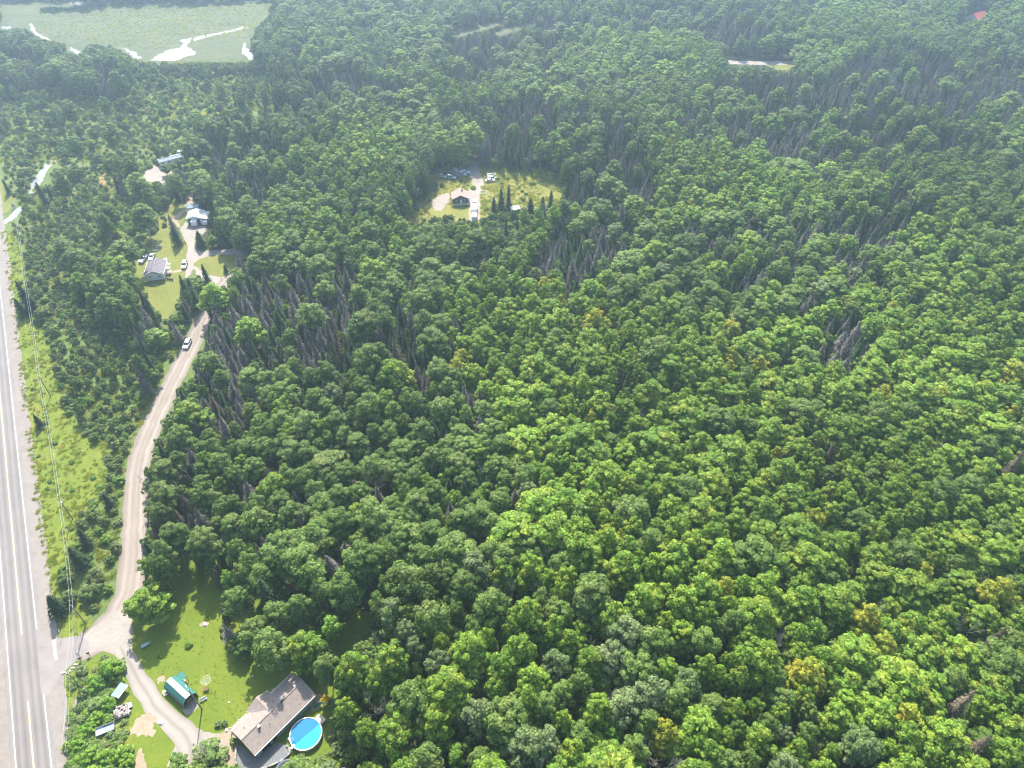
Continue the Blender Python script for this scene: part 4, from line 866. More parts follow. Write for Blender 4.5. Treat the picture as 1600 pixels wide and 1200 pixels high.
def scatter(name, label, forms, pos, rot, scl, idx):
    """one object of kind stuff: instances of the given forms on points"""
    pc = bpy.data.collections.new(name + '_forms')
    for k, me in enumerate(forms): pc.objects.link(bpy.data.objects.new(f'{name}_form_{chr(97 + k)}', me))
    me = bpy.data.meshes.new(name); n = len(pos); me.vertices.add(n); me.vertices.foreach_set('co', np.ascontiguousarray(pos, np.float32).ravel())
    for an, typ, arr, pr in (('rot', 'FLOAT_VECTOR', rot, 'vector'), ('scl', 'FLOAT_VECTOR', scl, 'vector'), ('idx', 'INT', idx, 'value')):
        at = me.attributes.new(an, typ, 'POINT'); at.data.foreach_set(pr, np.ascontiguousarray(arr, np.int32 if typ == 'INT' else np.float32).ravel())
    o = link_mesh(name, me); o['kind'] = 'stuff'; o['label'] = label
    ng = bpy.data.node_groups.new(name, 'GeometryNodeTree')
    ng.interface.new_socket('Geometry', in_out='INPUT', socket_type='NodeSocketGeometry'); ng.interface.new_socket('Geometry', in_out='OUTPUT', socket_type='NodeSocketGeometry')
    gi, go = ng.nodes.new('NodeGroupInput'), ng.nodes.new('NodeGroupOutput'); ci = ng.nodes.new('GeometryNodeCollectionInfo'); ip = ng.nodes.new('GeometryNodeInstanceOnPoints')
    ci.inputs['Collection'].default_value = pc; ci.inputs['Separate Children'].default_value = True; ci.inputs['Reset Children'].default_value = True
    ip.inputs['Pick Instance'].default_value = True
    def na(nm, dt):
        q = ng.nodes.new('GeometryNodeInputNamedAttribute'); q.data_type = dt; q.inputs['Name'].default_value = nm; return q.outputs[0]
    lk = ng.links; lk.new(gi.outputs[0], ip.inputs['Points']); lk.new(ci.outputs[0], ip.inputs['Instance'])
    lk.new(na('rot', 'FLOAT_VECTOR'), ip.inputs['Rotation']); lk.new(na('scl', 'FLOAT_VECTOR'), ip.inputs['Scale']); lk.new(na('idx', 'INT'), ip.inputs['Instance Index'])
    lk.new(ip.outputs[0], go.inputs[0])
    md = o.modifiers.new('scatter', 'NODES'); md.node_group = ng
    return o
JO = {k: [joined(NAME[k] + '_form', *f) for f in v] for k, v in FORMS.items()}
for nm, ks, lb in (('maple_wood', ('mg', 'my'), 'mass of green and yellowing maples filling the forest canopy'), ('aspen_wood', ('ag', 'bl'), 'mass of aspens and poplars filling the forest'), ('spruce_wood', ('sp',), 'mass of dark spruces far off in the forest'),
                   ('dead_spruce_wood', ('ds', 'db'), 'mass of bare grey and brown spruces in the forest'), ('scrub', ('sh', 'wd', 'sm'), 'low scrub of shrubs and small trees'), ('young_wood', ('al', 'bt'), 'young and leafless trees scattered in the forest')):
    forms = []; base = {}
    for k in ks: base[k] = len(forms); forms += JO[k]
    ids = [i for i in np.where(~indiv)[0] if KINDS_[tk[i]] in ks]
    if not ids: continue
    ids = np.array(ids); kn = [KINDS_[tk[i]] for i in ids]
    pos = np.stack([tx[ids], ty[ids], np.zeros(len(ids))], 1)
    scl = np.array([(tr[i] / REF[k][0], tr[i] / REF[k][0], th[i] / REF[k][1]) for i, k in zip(ids, kn)])
    rot = np.stack([rng.normal(0, .02, len(ids)), rng.normal(0, .02, len(ids)), rng.uniform(0, 6.28, len(ids))], 1)
    idx = np.array([base[k] + int(rng.integers(0, len(FORMS[k]))) for k in kn])
    scatter(nm, lb, forms, pos, rot, scl, idx)
# grass and weeds
def tuft(n, rad, h, wd, mat, spread=.5):
    a = rng.uniform(0, 6.283, n); r_ = rad * np.sqrt(rng.random(n)); c = np.stack([np.cos(a) * r_, np.sin(a) * r_, np.zeros(n)], 1)
    b_ = rng.uniform(0, 6.283, n); l_ = spread * h * rng.random(n); hh2 = h * rng.uniform(.5, 1.1, n)
    tip = c + np.stack([np.cos(b_) * l_, np.sin(b_) * l_, hh2], 1); sd = np.stack([-np.sin(b_), np.cos(b_), np.zeros(n)], 1) * wd
    return mesh_quads('grass_tuft', np.stack([c - sd, c + sd, tip + sd * .25, tip - sd * .25], 1).reshape(-1, 3), mat)
TG = [tuft(44, .55, .40, .055, L_GRASS, 1.3) for _ in range(3)] + [tuft(36, .5, .5, .05, L_SEDGE, 1.2)]
def weeds():
    V, L_, cz = broad_crown(.8, .02, .75, 9, .34, 24, .13, .7, -.2); return mesh_quads('weed_clump', V, L_LIME if rng.random() < .4 else L_SHRUB)
TW = [weeds() for _ in range(4)]
def grass_on(name, label, px, dens, sc, forms, mix=None, clear=None, z=0.02, avoid=()):
    w_ = np.array(PW(px)); x0, y0 = w_.min(0); x1, y1 = w_.max(0); n = int((x1 - x0) * (y1 - y0) * dens)
    X = rng.uniform(x0, x1, n); Y = rng.uniform(y0, y1, n); k = inside([tuple(p) for p in w_], X, Y)
    pn = vnoise(X / 5, Y / 5, 31); k &= rng.random(n) < np.clip(pn * 2 - .15, .08, 1)
    k &= dist_to(GR, X, Y) > 3.9; k &= dist_to(DR, X, Y) > 2.9
    for a in avoid: k &= ~inside([P(*q) for q in a], X, Y)
    X, Y = X[k], Y[k]; n = len(X); s_ = sc * rng.uniform(.6, 1.35, n)
    idx = rng.choice(len(forms), n, p=mix); scatter(name, label, forms, np.stack([X, Y, np.full(n, z)], 1), np.stack([np.zeros(n), np.zeros(n), rng.uniform(0, 6.28, n)], 1), np.stack([s_, s_, s_ * rng.uniform(.7, 1.2, n)], 1), idx)
grass_on('verge_grass', 'long bright grass on the highway verge', [(2, 362), (22, 362), (45, 425), (64, 490), (82, 560), (98, 625), (118, 660), (160, 688), (178, 720), (168, 762), (140, 792), (120, 822), (116, 862), (108, 890), (130, 950), (150, 985), (100, 1000), (86, 962), (60, 842), (40, 668), (20, 498)], .8, .9, TG + TW, [.31, .31, .28, .08, .005, .005, .005, .005])
grass_on('island_weeds_growth', 'tall weeds on the island between drive and highway', [(108, 1058), (135, 1044), (165, 1026), (184, 1036), (196, 1066), (205, 1092), (203, 1130), (200, 1170), (204, 1230), (104, 1230), (108, 1120)], 2.2, .95, TG + TW, [.13, .13, .12, .06, .14, .14, .14, .14], avoid=[[(114, 1086), (124, 1090), (124, 1124), (114, 1126)], [(178, 1068), (208, 1068), (208, 1128), (174, 1128)], [(148, 1128), (190, 1128), (184, 1144), (150, 1156)]])
grass_on('lawn_tufts', 'uneven tufts in the mown lawn', [(204, 1000), (225, 970), (270, 890), (335, 890), (346, 1000), (440, 1056), (512, 1090), (516, 1180), (380, 1180), (340, 1140), (300, 1118), (240, 1060)], .8, .30, TG, [.32, .32, .32, .04], avoid=[[(352, 1150), (440, 1060), (470, 1048), (505, 1090), (400, 1190)], [(452, 1120), (510, 1118), (508, 1180), (450, 1178)], [(255, 1068), (280, 1050), (318, 1100), (292, 1120)]])
grass_on('clearing_weeds', 'yellowing weeds over the far clearing', [(622, 366), (620, 330), (650, 300), (664, 280), (700, 256), (726, 244), (736, 290), (750, 300), (752, 256), (800, 258), (880, 262), (890, 285), (884, 322), (860, 345), (800, 352), (750, 366), (736, 366), (736, 322), (704, 324), (700, 300), (674, 308), (670, 330), (690, 362)], .9, 1.1, TG + TW, [.24, .24, .17, .31, .01, .01, .01, .01], avoid=[[(732, 296), (752, 296), (750, 345), (734, 345)]])
grass_on('scrub_grass', 'rough grass between the shrubs', [(30, 300), (200, 255), (232, 320), (215, 420), (235, 490), (280, 540), (215, 680), (190, 760), (180, 900), (150, 960), (112, 880), (130, 790), (170, 740), (150, 680), (100, 630), (62, 490), (40, 420)], .45, 1.25, TG + TW, [.26, .26, .22, .14, .03, .03, .03, .03])
grass_on('marsh_sedge', 'sedge and reeds along the marsh edge', [(190, 130), (225, 97), (330, 98), (400, 96), (440, 108), (455, 150), (420, 200), (300, 215), (200, 250), (0, 262), (0, 140)], .22, 1.9, TG + TW, [.3, .29, .29, .04, .02, .02, .02, .02])
grass_on('marsh_reeds', 'reeds scattered over the marsh', [(60, 66), (60, 20), (190, 4), (420, -4), (436, 10), (400, 45), (392, 70), (340, 62), (300, 52), (240, 80), (190, 70), (120, 62)], .16, 1.0, TG, [.27, .27, .26, .20])
# ------------------------------------------------------------------ buildings and small things
M_SHINGLE = smat('brown_grey_shingles', (0.25, 0.205, 0.18), 0.9, var=.2, scale=1.5)
M_SIDING = smat('blue_grey_siding', (0.26, 0.36, 0.42), 0.6, var=.08); M_TRIM = smat('white_trim', (0.72, 0.72, 0.70), 0.5, var=.05)
M_GLASS = smat('dark_window_glass', (0.02, 0.025, 0.03), 0.08, spec=.8); M_DOORM = smat('door_paint', (0.45, 0.42, 0.38), 0.5)
M_DECK = smat('weathered_deck_boards', (0.30, 0.285, 0.275), 0.85, var=.2, scale=2.0); M_STONE = smat('grey_patio_stone', (0.15, 0.15, 0.155), 0.9, var=.2, scale=2.5)
M_METAL = smat('galvanised_metal', (0.45, 0.46, 0.48), 0.4, .6); M_BLACK = smat('black_metal', (0.03, 0.03, 0.032), 0.5); M_CONC = smat('concrete', (0.30, 0.285, 0.265), 0.9, var=.12)
M_GREENROOF = smat('green_metal_roof', (0.045, 0.17, 0.152), 0.5, .0, .14); M_MINT = smat('pale_mint_roof', (0.52, 0.60, 0.56), 0.45, var=.06); M_SLATE = smat('slate_blue_tarp', (0.12, 0.15, 0.19), 0.7)
M_PURPLEROOF = smat('grey_mauve_metal_roof', (0.20, 0.18, 0.205), 0.8, .0, .1, spec=.15); M_WHITEWALL = smat('white_siding', (0.70, 0.72, 0.72), 0.6, var=.06); M_WHITEROOF = smat('white_metal_roof', (0.66, 0.67, 0.64), 0.6, var=.05)
M_DARKWALL = smat('dark_teal_siding', (0.045, 0.075, 0.085), 0.6); M_BROWNROOF = smat('faded_brown_shingles', (0.30, 0.23, 0.20), 0.9, var=.15, scale=1.5); M_REDROOF = smat('faded_red_roof', (0.45, 0.10, 0.075), 0.7)
M_WOOD = smat('brown_timber', (0.16, 0.095, 0.06), 0.85, var=.25); M_POLE = smat('weathered_pole_wood', (0.24, 0.19, 0.15), 0.9, var=.2); M_TAN = smat('pale_timber', (0.50, 0.42, 0.32), 0.8, var=.15)
M_POOLW = smat('pool_water', (0.02, 0.36, 0.40), 0.08, var=.22, scale=1.6, spec=.5); M_POOLSHADE = smat('blue_shade_sheet', (0.0, 0.15, 0.34), 0.25, var=.12, scale=2.0); M_LINER = smat('blue_pool_liner', (0.02, 0.28, 0.50), 0.4); M_POOLWALL = smat('pool_wall_panels', (0.55, 0.57, 0.60), 0.5, var=.06)
M_YEL = smat('yellow_plastic', (0.80, 0.47, 0.02), 0.4); M_GRN = smat('green_plastic', (0.02, 0.16, 0.07), 0.4); M_WHITE = smat('white_plastic', (0.80, 0.80, 0.78), 0.4, var=.03); M_RED = smat('red_plastic', (0.5, 0.04, 0.05), 0.4)
M_TRAMP = smat('trampoline_mat', (0.025, 0.03, 0.045), 0.7); M_TYRE = smat('tyre_rubber', (0.02, 0.02, 0.02), 0.85); M_LIGHT = smat('lamp_lens', (0.7, 0.7, 0.65), 0.1); M_BLUEGREY = smat('blue_grey_sheet_metal', (0.22, 0.28, 0.33), 0.4, .3)
M_TRAILROOF = smat('pale_blue_grey_roof', (0.24, 0.27, 0.30), 0.8, spec=.15); M_ROCK = smat('pale_stone', (0.62, 0.58, 0.53), 0.9, var=.15); M_BLOCK = smat('stacked_blocks', (0.33, 0.27, 0.24), 0.9, var=.3); M_PIPE = smat('rusty_pipe', (0.18, 0.12, 0.09), 0.8)

def gable_house(name, label, loc, rz, Lx, Wy, hw, hr, wall, roof, over=.35, trim=None, ribs=None, base=.3, th=.14):
    """ridge along x; returns the thing; walls Lx by Wy, eaves at hw, ridge at hr"""
    t = thing(name, label, 'house', loc, rz)
    MB().prism([(-Wy / 2, base), (Wy / 2, base), (Wy / 2, hw), (0, hr - .05), (-Wy / 2, hw)], -Lx / 2, Lx / 2).part('wall', wall, t)
    MB().box((0, 0, base / 2), (Lx - .1, Wy - .1, base)).part('foundation', M_CONC, t)
    sl = (hr - hw) / (Wy / 2); ez = hw - over * sl; x0, x1 = -Lx / 2 - over, Lx / 2 + over
    for sgn in (-1, 1):
        o = MB().slab([(x0, sgn * (Wy / 2 + over), ez + .12), (x1, sgn * (Wy / 2 + over), ez + .12), (x1, sgn * .004, hr + .12), (x0, sgn * .004, hr + .12)], th).part('roof', roof, t)
        if ribs:
            mb = MB(); n = int(Lx / ribs)
            for k in range(n + 1):
                x = x0 + .05 + (x1 - x0 - .1) * k / n
                mb.tube([(x, sgn * (Wy / 2 + over), ez + .14), (x, sgn * .05, hr + .14)], .035, 4)
            q = mb.part('roof_ribs', roof, o); q['kind'] = 'stuff'
        if trim: MB().box((0, sgn * (Wy / 2 + over + .06), ez + .06), (Lx + 2 * over, .12, .16)).part('gutter', trim, t)
    MB().box((0, 0, hr + .15), (Lx + 2 * over, .3, .06)).part('ridge_cap', roof, t)
    return t
def window(t, x, y, z, wd, h, face, frame=None):
    """face: unit normal in the house frame, 'x+','x-','y+','y-'"""
    ax = face[0]; sg = 1 if face[1] == '+' else -1; fr = MB(); dd = .06
    dim = (dd, wd, h) if ax == 'x' else (wd, dd, h); c = (x + sg * .03, y, z) if ax == 'x' else (x, y + sg * .03, z)
    o = fr.box(c, dim).part('window', frame or M_TRIM, t)
    for s_ in (-1, 1):
        d2 = (.03, wd / 2 - .1, h - .16) if ax == 'x' else (wd / 2 - .1, .03, h - .16)
        c2 = (c[0] + sg * .03, y + s_ * wd / 4, z) if ax == 'x' else (x + s_ * wd / 4, c[1] + sg * .03, z)
        MB().box(c2, d2).part('pane', M_GLASS, o)
def door(t, x, y, z0, wd, h, face, mat=None):
    ax = face[0]; sg = 1 if face[1] == '+' else -1
    dim = (.08, wd, h) if ax == 'x' else (wd, .08, h); c = (x + sg * .04, y, z0 + h / 2) if ax == 'x' else (x, y + sg * .04, z0 + h / 2)
    o = MB().box(c, dim).part('door', mat or M_DOORM, t)
    hc = (c[0] + sg * .06, y + wd * .38, z0 + 1) if ax == 'x' else (x + wd * .38, c[1] + sg * .06, z0 + 1)
    MB().box(hc, (.06, .06, .12)).part('handle', M_METAL, o)

# --- the near house: local x runs away along its length, y to the left
t = gable_house('house', 'brown-shingled bungalow with blue-grey siding beside the round pool', (-52.7, 67.5, 0), R(50.9), 16.1, 7.5, 2.75, 4.25, M_SIDING, M_SHINGLE, .35, M_TRIM)
wx0, wx1, wxm = -3.3, 2.0, -.65
MB().prism([(wx0, .3), (wx1, .3), (wx1, 2.7), (wxm, 3.9), (wx0, 2.7)], 3.0, 5.0, 'y').part('wing_wall', M_SIDING, t)
for a, b_ in ((wx0 - .3, wxm), (wx1 + .3, wxm)):
    MB().slab([(a, 5.3, 2.66), (b_, 5.3, 4.03), (b_, .6, 4.03), (a, 3.4, 2.66)], .12).part('wing_roof', M_SHINGLE, t)
MB().box((-5.9, 4.6, .3), (4.6, 1.7, .3)).part('porch', M_TAN, t)
mb = MB(); mb.box((-5.9, 5.4, 1.25), (4.7, .1, .1)); mb.box((-5.9, 5.4, .65), (4.7, .08, .08))
for k in range(11): mb.box((-8.2 + k * .46, 5.4, .9), (.07, .07, .75))
mb.part('porch_rail', M_TRIM, t)
for k in range(3): MB().box((-8.15 + k * 2.25, 5.3, 1.2), (.14, .14, 1.7)).part('porch_post', M_TRIM, t)
MB().box((4.0, 4.7, .35), (2.2, 1.7, .4)).part('side_step', M_CONC, t); MB().box((3.2, 4.4, 1.1), (.9, .8, 1.1)).part('side_cabinet', M_TRIM, t)
for x in (6.4, 3.4, .2, -2.9): window(t, x, -3.75, 1.75, 1.5, 1.0, 'y-')
window(t, 4.6, 3.75, 1.75, 1.4, 1.0, 'y+'); window(t, -.65, 5.0, 1.7, 1.8, 1.1, 'y+'); window(t, 8.05, .4, 1.75, 1.5, 1.0, 'x+'); window(t, -8.05, 1.8, 1.75, 1.4, 1.0, 'x-')
door(t, -5.6, -3.75, .3, 1.9, 2.05, 'y-', M_GLASS); door(t, -8.05, -1.2, .3, .95, 2.05, 'x-'); door(t, -5.2, 3.75, .45, .95, 2.05, 'y+')
o = MB().cyl((2.3, -.15, 4.1), .16, 1.25, 10).part('chimney', M_BLACK, t); MB().cyl((2.3, -.15, 5.35), .26, .14, 10, .1).part('chimney_cap', M_METAL, o)
o = MB().box((-4.2, -.7, 4.35), (.42, .42, .6)).part('roof_vent', M_BLACK, t); MB().box((-4.2, -.7, 4.68), (.55, .55, .08)).part('vent_cap', M_TRIM, o)
for x, y, z in ((-2.3, -1.7, 3.7), (-6.3, 1.9, 3.6), (1.2, 1.6, 3.7)): MB().cyl((x, y, z), .05, .55, 8).part('vent_pipe', M_BLACK, t)
MB().cyl((6.4, .5, 4.15), .28, .35, 14, .22).part('round_vent', M_WHITE, t)
MB().tube([(-7.7, -3.95, .2), (-7.7, -3.95, 2.55)], .05, 6).part('downspout', M_TRIM, t)
# the curved patio that wraps the near end
t = thing('patio', 'curved grey stone patio wrapping the near end of the shingled bungalow', 'patio', P(405, 1185) + (0,))
pp = smooth_closed(PW([(371, 1160), (380, 1168), (398, 1184), (420, 1168), (436, 1160), (452, 1168), (454, 1178), (440, 1190), (420, 1199), (396, 1206), (376, 1206), (368, 1190)]), 2); ox, oy = P(405, 1185)
tri = geometry.tessellate_polygon([[Vector((a, b_, 0)) for a, b_ in pp]]); mb = MB(); n = len(pp)
mb.v = [(a - ox, b_ - oy, .25) for a, b_ in pp] + [(a - ox, b_ - oy, 0) for a, b_ in pp]; mb.f = [tuple(q) for q in tri] + [(i, (i + 1) % n, n + (i + 1) % n, n + i) for i in range(n)]
mb.part('paving', M_STONE, t)
for k in range(int(n * .36), int(n * .97)):
    a, b_ = Vector(pp[k]), Vector(pp[(k + 1) % n]); c = (a + b_) / 2; d = b_ - a
    MB().box((c.x - ox, c.y - oy, .42), (d.length * .93, .34, .36), math.atan2(d.y, d.x)).part('kerb_stone', M_CONC if k % 3 else M_STONE, t)
t = thing('patio_table', 'small dark patio table beside the near end of the house', 'table', P(411, 1172) + (.25,)); MB().cyl((0, 0, .68), .55, .05, 16).part('table_top', M_BLACK, t); MB().cyl((0, 0, 0), .06, .68, 8).part('leg', M_BLACK, t)
def chair(loc, rz, label, mat, group=None):
    t = thing('garden_chair', label, 'chair', loc, rz, group); MB().box((0, 0, .42), (.5, .5, .06)).part('seat', mat, t); MB().box((0, .25, .75), (.5, .06, .6), rx=.15).part('backrest', mat, t)
    for x in (-.2, .2):
        for y in (-.2, .2): MB().box((x, y, .2), (.05, .05, .4)).part('leg', mat, t)
chair(P(424, 1166) + (.25,), 1.0, 'dark garden chair on the patio under the eaves', M_BLACK); chair(P(469, 1188) + (0,), 2.2, 'white garden chair between the pool and the trampoline', M_WHITE)
t = thing('barbecue', 'black barbecue on the patio against the house wall', 'barbecue', P(430, 1156) + (.25,), .9); MB().box((0, 0, .85), (1.2, .55, .45)).part('lid', M_BLACK, t); MB().box((0, 0, .35), (1.0, .5, .6)).part('cabinet', M_BLACK, t)
# --- pool
t = thing('swimming_pool', 'round above-ground pool with turquoise water and white rim', 'swimming pool', P(479.3, 1149.5) + (0,))
MB().ring((0, 0, 0), 3.38, 3.46, 1.12, 40).part('pool_wall', M_POOLWALL, t); MB().ring((0, 0, 1.122), 3.36, 3.56, .07, 40).part('rim', M_WHITE, t)
MB().ring((0, 0, .1), 3.34, 3.376, 1.015, 40).part('liner', M_LINER, t); MB().cyl((0, 0, .02), 3.33, 1.02, 40).part('water', M_POOLW, t)
vs = [(3.32 * math.cos(R(q)), 3.32 * math.sin(R(q)), 1.05) for q in range(40, 231, 10)]; vs = vs + [(a_, b_, 1.058) for a_, b_, _c in vs]; nn = len(vs) // 2  # added dark blue half disc, standing for the shade across the pool
MB().add(vs, [tuple(range(nn))[::-1], tuple(range(nn, 2 * nn))] + [(i, (i + 1) % nn, nn + (i + 1) % nn, nn + i) for i in range(nn)]).part('shade_sheet', M_POOLSHADE, t)
for k in range(14):
    a = k * 6.2832 / 14; MB().box((3.5 * math.cos(a), 3.5 * math.sin(a), .55), (.07, .16, 1.1), a).part('upright', M_WHITE, t)
o = MB().box((-2.2, -2.75, 1.28), (.9, .55, .1), .9).part('skimmer_deck', M_WHITE, t); MB().box((-2.45, -3.0, .9), (.4, .4, .6), .9).part('skimmer_box', M_WHITE, o)
lad = MB()
for s_ in (-.25, .25): lad.tube([(-2.9 + s_ * .7, -1.7 - s_ * .7, .3), (-2.9 + s_ * .7, -1.7 - s_ * .7, 1.9), (-2.3 + s_ * .7, -1.3 - s_ * .7, 1.9), (-2.3 + s_ * .7, -1.3 - s_ * .7, .9)], .035, 5)
lad.part('ladder', M_WHITE, t)
t = thing('pool_pump', 'small pale pool pump beside the pool wall facing the house', 'pump', P(452.5, 1156) + (0,), .6); MB().cyl((0, 0, .1), .25, .6, 10).part('tank', M_WHITE, t); MB().box((.4, 0, .2), (.5, .3, .35)).part('motor', M_BLACK, t); MB().box((.2, 0, .04), (1.1, .6, .08)).part('base', M_CONC, t)
t = thing('pool_steps', 'pale wooden steps and platform at the far side of the round pool', 'steps', P(502.5, 1126) + (0,), R(-40))
MB().box((.3, 0, 1.0), (1.5, 1.3, .1)).part('platform', M_TAN, t)
for k in range(3): MB().box((-.75 - k * .3, 0, .78 - k * .27), (.3, 1.2, .08)).part('step', M_TAN, t)
for x in (-.35, .95):
    for y in (-.55, .55): MB().box((x, y, .48), (.1, .1, .94)).part('leg', M_TAN, t)
t = thing('trampoline', 'round dark trampoline at the bottom edge beside the pool', 'trampoline', P(448, 1206) + (0,))
MB().cyl((0, 0, .86), 2.0, .02, 28).part('mat', M_TRAMP, t); MB().ring((0, 0, .84), 2.01, 2.28, .07, 28).part('frame_pad', M_SLATE, t)
for k in range(6): a = k * 1.047; MB().tube([(2.1 * math.cos(a), 2.1 * math.sin(a), 0), (2.1 * math.cos(a), 2.1 * math.sin(a), .86)], .05, 6).part('leg', M_METAL, t)
t = thing('playset', 'yellow-roofed climbing tower with green slide at the trees behind the house', 'playset', P(510.5, 1099) + (0,), R(20))
for x in (-.6, .6):
    for y in (-.6, .6): MB().box((x, y, 1.25), (.1, .1, 2.5)).part('post', M_GRN, t)
MB().box((0, 0, 1.2), (1.3, 1.3, .1)).part('platform', M_TAN, t); MB().cyl((0, 0, 2.4), 1.15, .75, 4, .08).part('roof', M_YEL, t)
MB().slab([(-.6, -.35, 1.3), (-.6, .35, 1.3), (-2.9, .35, .25), (-2.9, -.35, .25)], .08).part('slide', M_GRN, t)
mb = MB(); mb.tube([(.7, -.4, 0), (.7, -.4, 1.3)], .04, 5); mb.tube([(.7, .4, 0), (.7, .4, 1.3)], .04, 5)
for k in range(4): mb.box((.7, 0, .25 + k * .28), (.06, .8, .06))
mb.part('ladder', M_GRN, t)
# --- green gambrel carport
ax = math.atan2(4.09, -5.79); t = thing('carport', 'green and mint gambrel-roofed carport with open front beside the gravel drive', 'carport', (-75.7, 72.85, 0), ax); Lc = 7.1
pr = [(-1.75, 0), (-1.75, 1.75), (-1.5, 2.2), (-.62, 3.05), (.62, 3.05), (1.5, 2.2), (1.75, 1.75), (1.75, 0)]
def panel(a, b_, name, mat, lift=0):
    (y0, z0), (y1, z1) = pr[a], pr[b_]
    o = MB().slab([(-Lc / 2, y0, z0 + lift), (Lc / 2, y0, z0 + lift), (Lc / 2, y1, z1 + lift), (-Lc / 2, y1, z1 + lift)], .05).part(name, mat, t); mb = MB()
    for k in range(15): x = -Lc / 2 + .05 + (Lc - .1) * k / 14; mb.tube([(x, y0, z0 + lift + .01), (x, y1, z1 + lift + .01)], .022, 4)
    q = mb.part('panel_ribs', mat, o); q['kind'] = 'stuff'
MB().slab([(-Lc / 2, -1.78, 0.02), (Lc / 2, -1.78, 0.02), (Lc / 2, -1.75, 1.72), (-Lc / 2, -1.75, 1.72)], .04).part('side_panel', M_SLATE, t); MB().slab([(-Lc / 2, 1.78, 0.02), (Lc / 2, 1.78, 0.02), (Lc / 2, 1.75, 1.72), (-Lc / 2, 1.75, 1.72)], .04).part('side_panel', M_SLATE, t)
panel(1, 2, 'eave_panel', M_GREENROOF, .02); panel(2, 3, 'lower_roof', M_GREENROOF, .04); panel(3, 4, 'top_roof', M_MINT, .06); panel(4, 5, 'lower_roof', M_GREENROOF, .04); panel(5, 6, 'eave_panel', M_GREENROOF, .02)
MB().prism([(a * .97, b_ * .985 + .02) for a, b_ in pr], Lc / 2 - .08, Lc / 2 - .03).part('back_wall', M_SLATE, t)
for k in range(5):
    x = -Lc / 2 + .06 + (Lc - .12) * k / 4; MB().tube([(x, a * .96, b_ * .975) for a, b_ in pr], .04, 5, False).part('frame_hoop', M_METAL, t)
MB().box((-2.2, .2, .6), (1.6, 1.5, 1.1)).part('stored_cart', M_WOOD, t)
t2 = thing('lean_to', 'small green-roofed lean-to at the far side of the gambrel carport', 'shed', (-76.35, 76.0, 0), ax); MB().slab([(-1.0, -.75, 2.2), (1.0, -.75, 2.2), (1.0, .8, 1.85), (-1.0, .8, 1.85)], .07).part('roof', M_GREENROOF, t2)
for x in (-.9, .9):
    for y in (-.6, .65): MB().box((x, y, .95), (.09, .09, 1.9)).part('post', M_WOOD, t2)
MB().box((0, .66, .9), (1.8, .05, 1.6)).part('wall', M_WOOD, t2)
t = thing('storage_bin', 'red and white bins beside the green lean-to', 'bins', P(287.5, 1066) + (0,), ax); MB().box((0, 0, .4), (.9, .7, .8)).part('bin', M_WHITE, t); MB().box((-1.0, .1, .45), (.7, .6, .9)).part('red_bin', M_RED, t)
t = thing('scrap_pile', 'small pile of white scraps at the corner of the carport', 'scrap', P(256.5, 1083) + (0,)); 
for k in range(6): MB().box((random.uniform(-.7, .7), random.uniform(-.6, .6), .12), (.5, .3, .2), random.uniform(0, 3)).part('scrap', M_WHITE if k % 2 else M_TAN, t)
# --- lamp pole, clothes line, bench, small lawn things
t = thing('lamp_pole', 'tall brown wooden pole beside the open front of the carport', 'pole', P(315.5, 1108) + (0,)); MB().tube([(0, 0, 0), (0, 0, 9.8)], [.17, .11], 8).part('pole', M_POLE, t)
o = MB().tube([(0, 0, 9.4), (-.5, .5, 9.7), (-.9, .9, 9.65)], .04, 6).part('arm', M_METAL, t); MB().box((-1.05, 1.05, 9.6), (.45, .25, .16), R(135)).part('lamp_head', M_METAL, o)
t = thing('clothes_line', 'round white rotary clothes line standing on the lawn', 'clothes line', P(325.5, 1069) + (0,)); MB().tube([(0, 0, 0), (0, 0, 1.95)], .045, 6).part('post', M_METAL, t)
for k in range(4): a = k * math.pi / 2 + .3; MB().tube([(0, 0, 1.6), (1.15 * math.cos(a), 1.15 * math.sin(a), 2.0)], .03, 5).part('arm', M_METAL, t)
for r_ in (.45, .8, 1.12): MB().ring((0, 0, 1.72 + r_ * .24), r_, r_ + .03, .02, 20).part('line', M_METAL, t)
t = thing('garden_table', 'small brown table on the lawn below the rotary clothes line', 'table', P(322.5, 1078) + (0,), .3); MB().box((0, 0, .7), (1.2, .8, .06)).part('table_top', M_WOOD, t)
for x in (-.5, .5):
    for y in (-.3, .3): MB().box((x, y, .34), (.06, .06, .68)).part('leg', M_WOOD, t)
t = thing('bench', 'pale bench on the lawn between clothes line and wooden pole', 'bench', P(318.5, 1094) + (0,), .55); MB().box((0, 0, .45), (1.5, .45, .06)).part('seat', M_WHITE, t); MB().box((0, .25, .75), (1.5, .06, .5)).part('backrest', M_WHITE, t)
for x in (-.6, .6): MB().box((x, 0, .22), (.08, .4, .44)).part('leg', M_METAL, t)
t = thing('wheelbarrow', 'grey cart tray lying in the maple shade on the lawn', 'cart', P(228, 1009) + (0,), R(35)); MB().prism([(-.45, .55), (.45, .55), (.3, .2), (-.3, .2)], -.9, .9).part('tray', M_BLUEGREY, t)
for y in (-.3, .3): MB().tube([(-.8, y, .25), (1.5, y, .5)], .03, 5).part('handle', M_METAL, t)
MB().cyl((-.9, -.05, .0), .2, .1, 10).part('wheel', M_TYRE, t)
def rocks(pts, lab, grp, s_=(.3, .5)):
    for k, (a, b_) in enumerate(pts):
        o = MB().rock((0, 0, .1), random.uniform(*s_), k + 3).part('rock', M_ROCK); o.location = P(a, b_) + (0.03,); tag(o, lab[k], 'rock', grp)
rk = [(97, 1052), (101, 1051), (105.5, 1052), (109.5, 1048.5), (113, 1044), (116, 1044), (117, 1038.5), (120, 1039)]
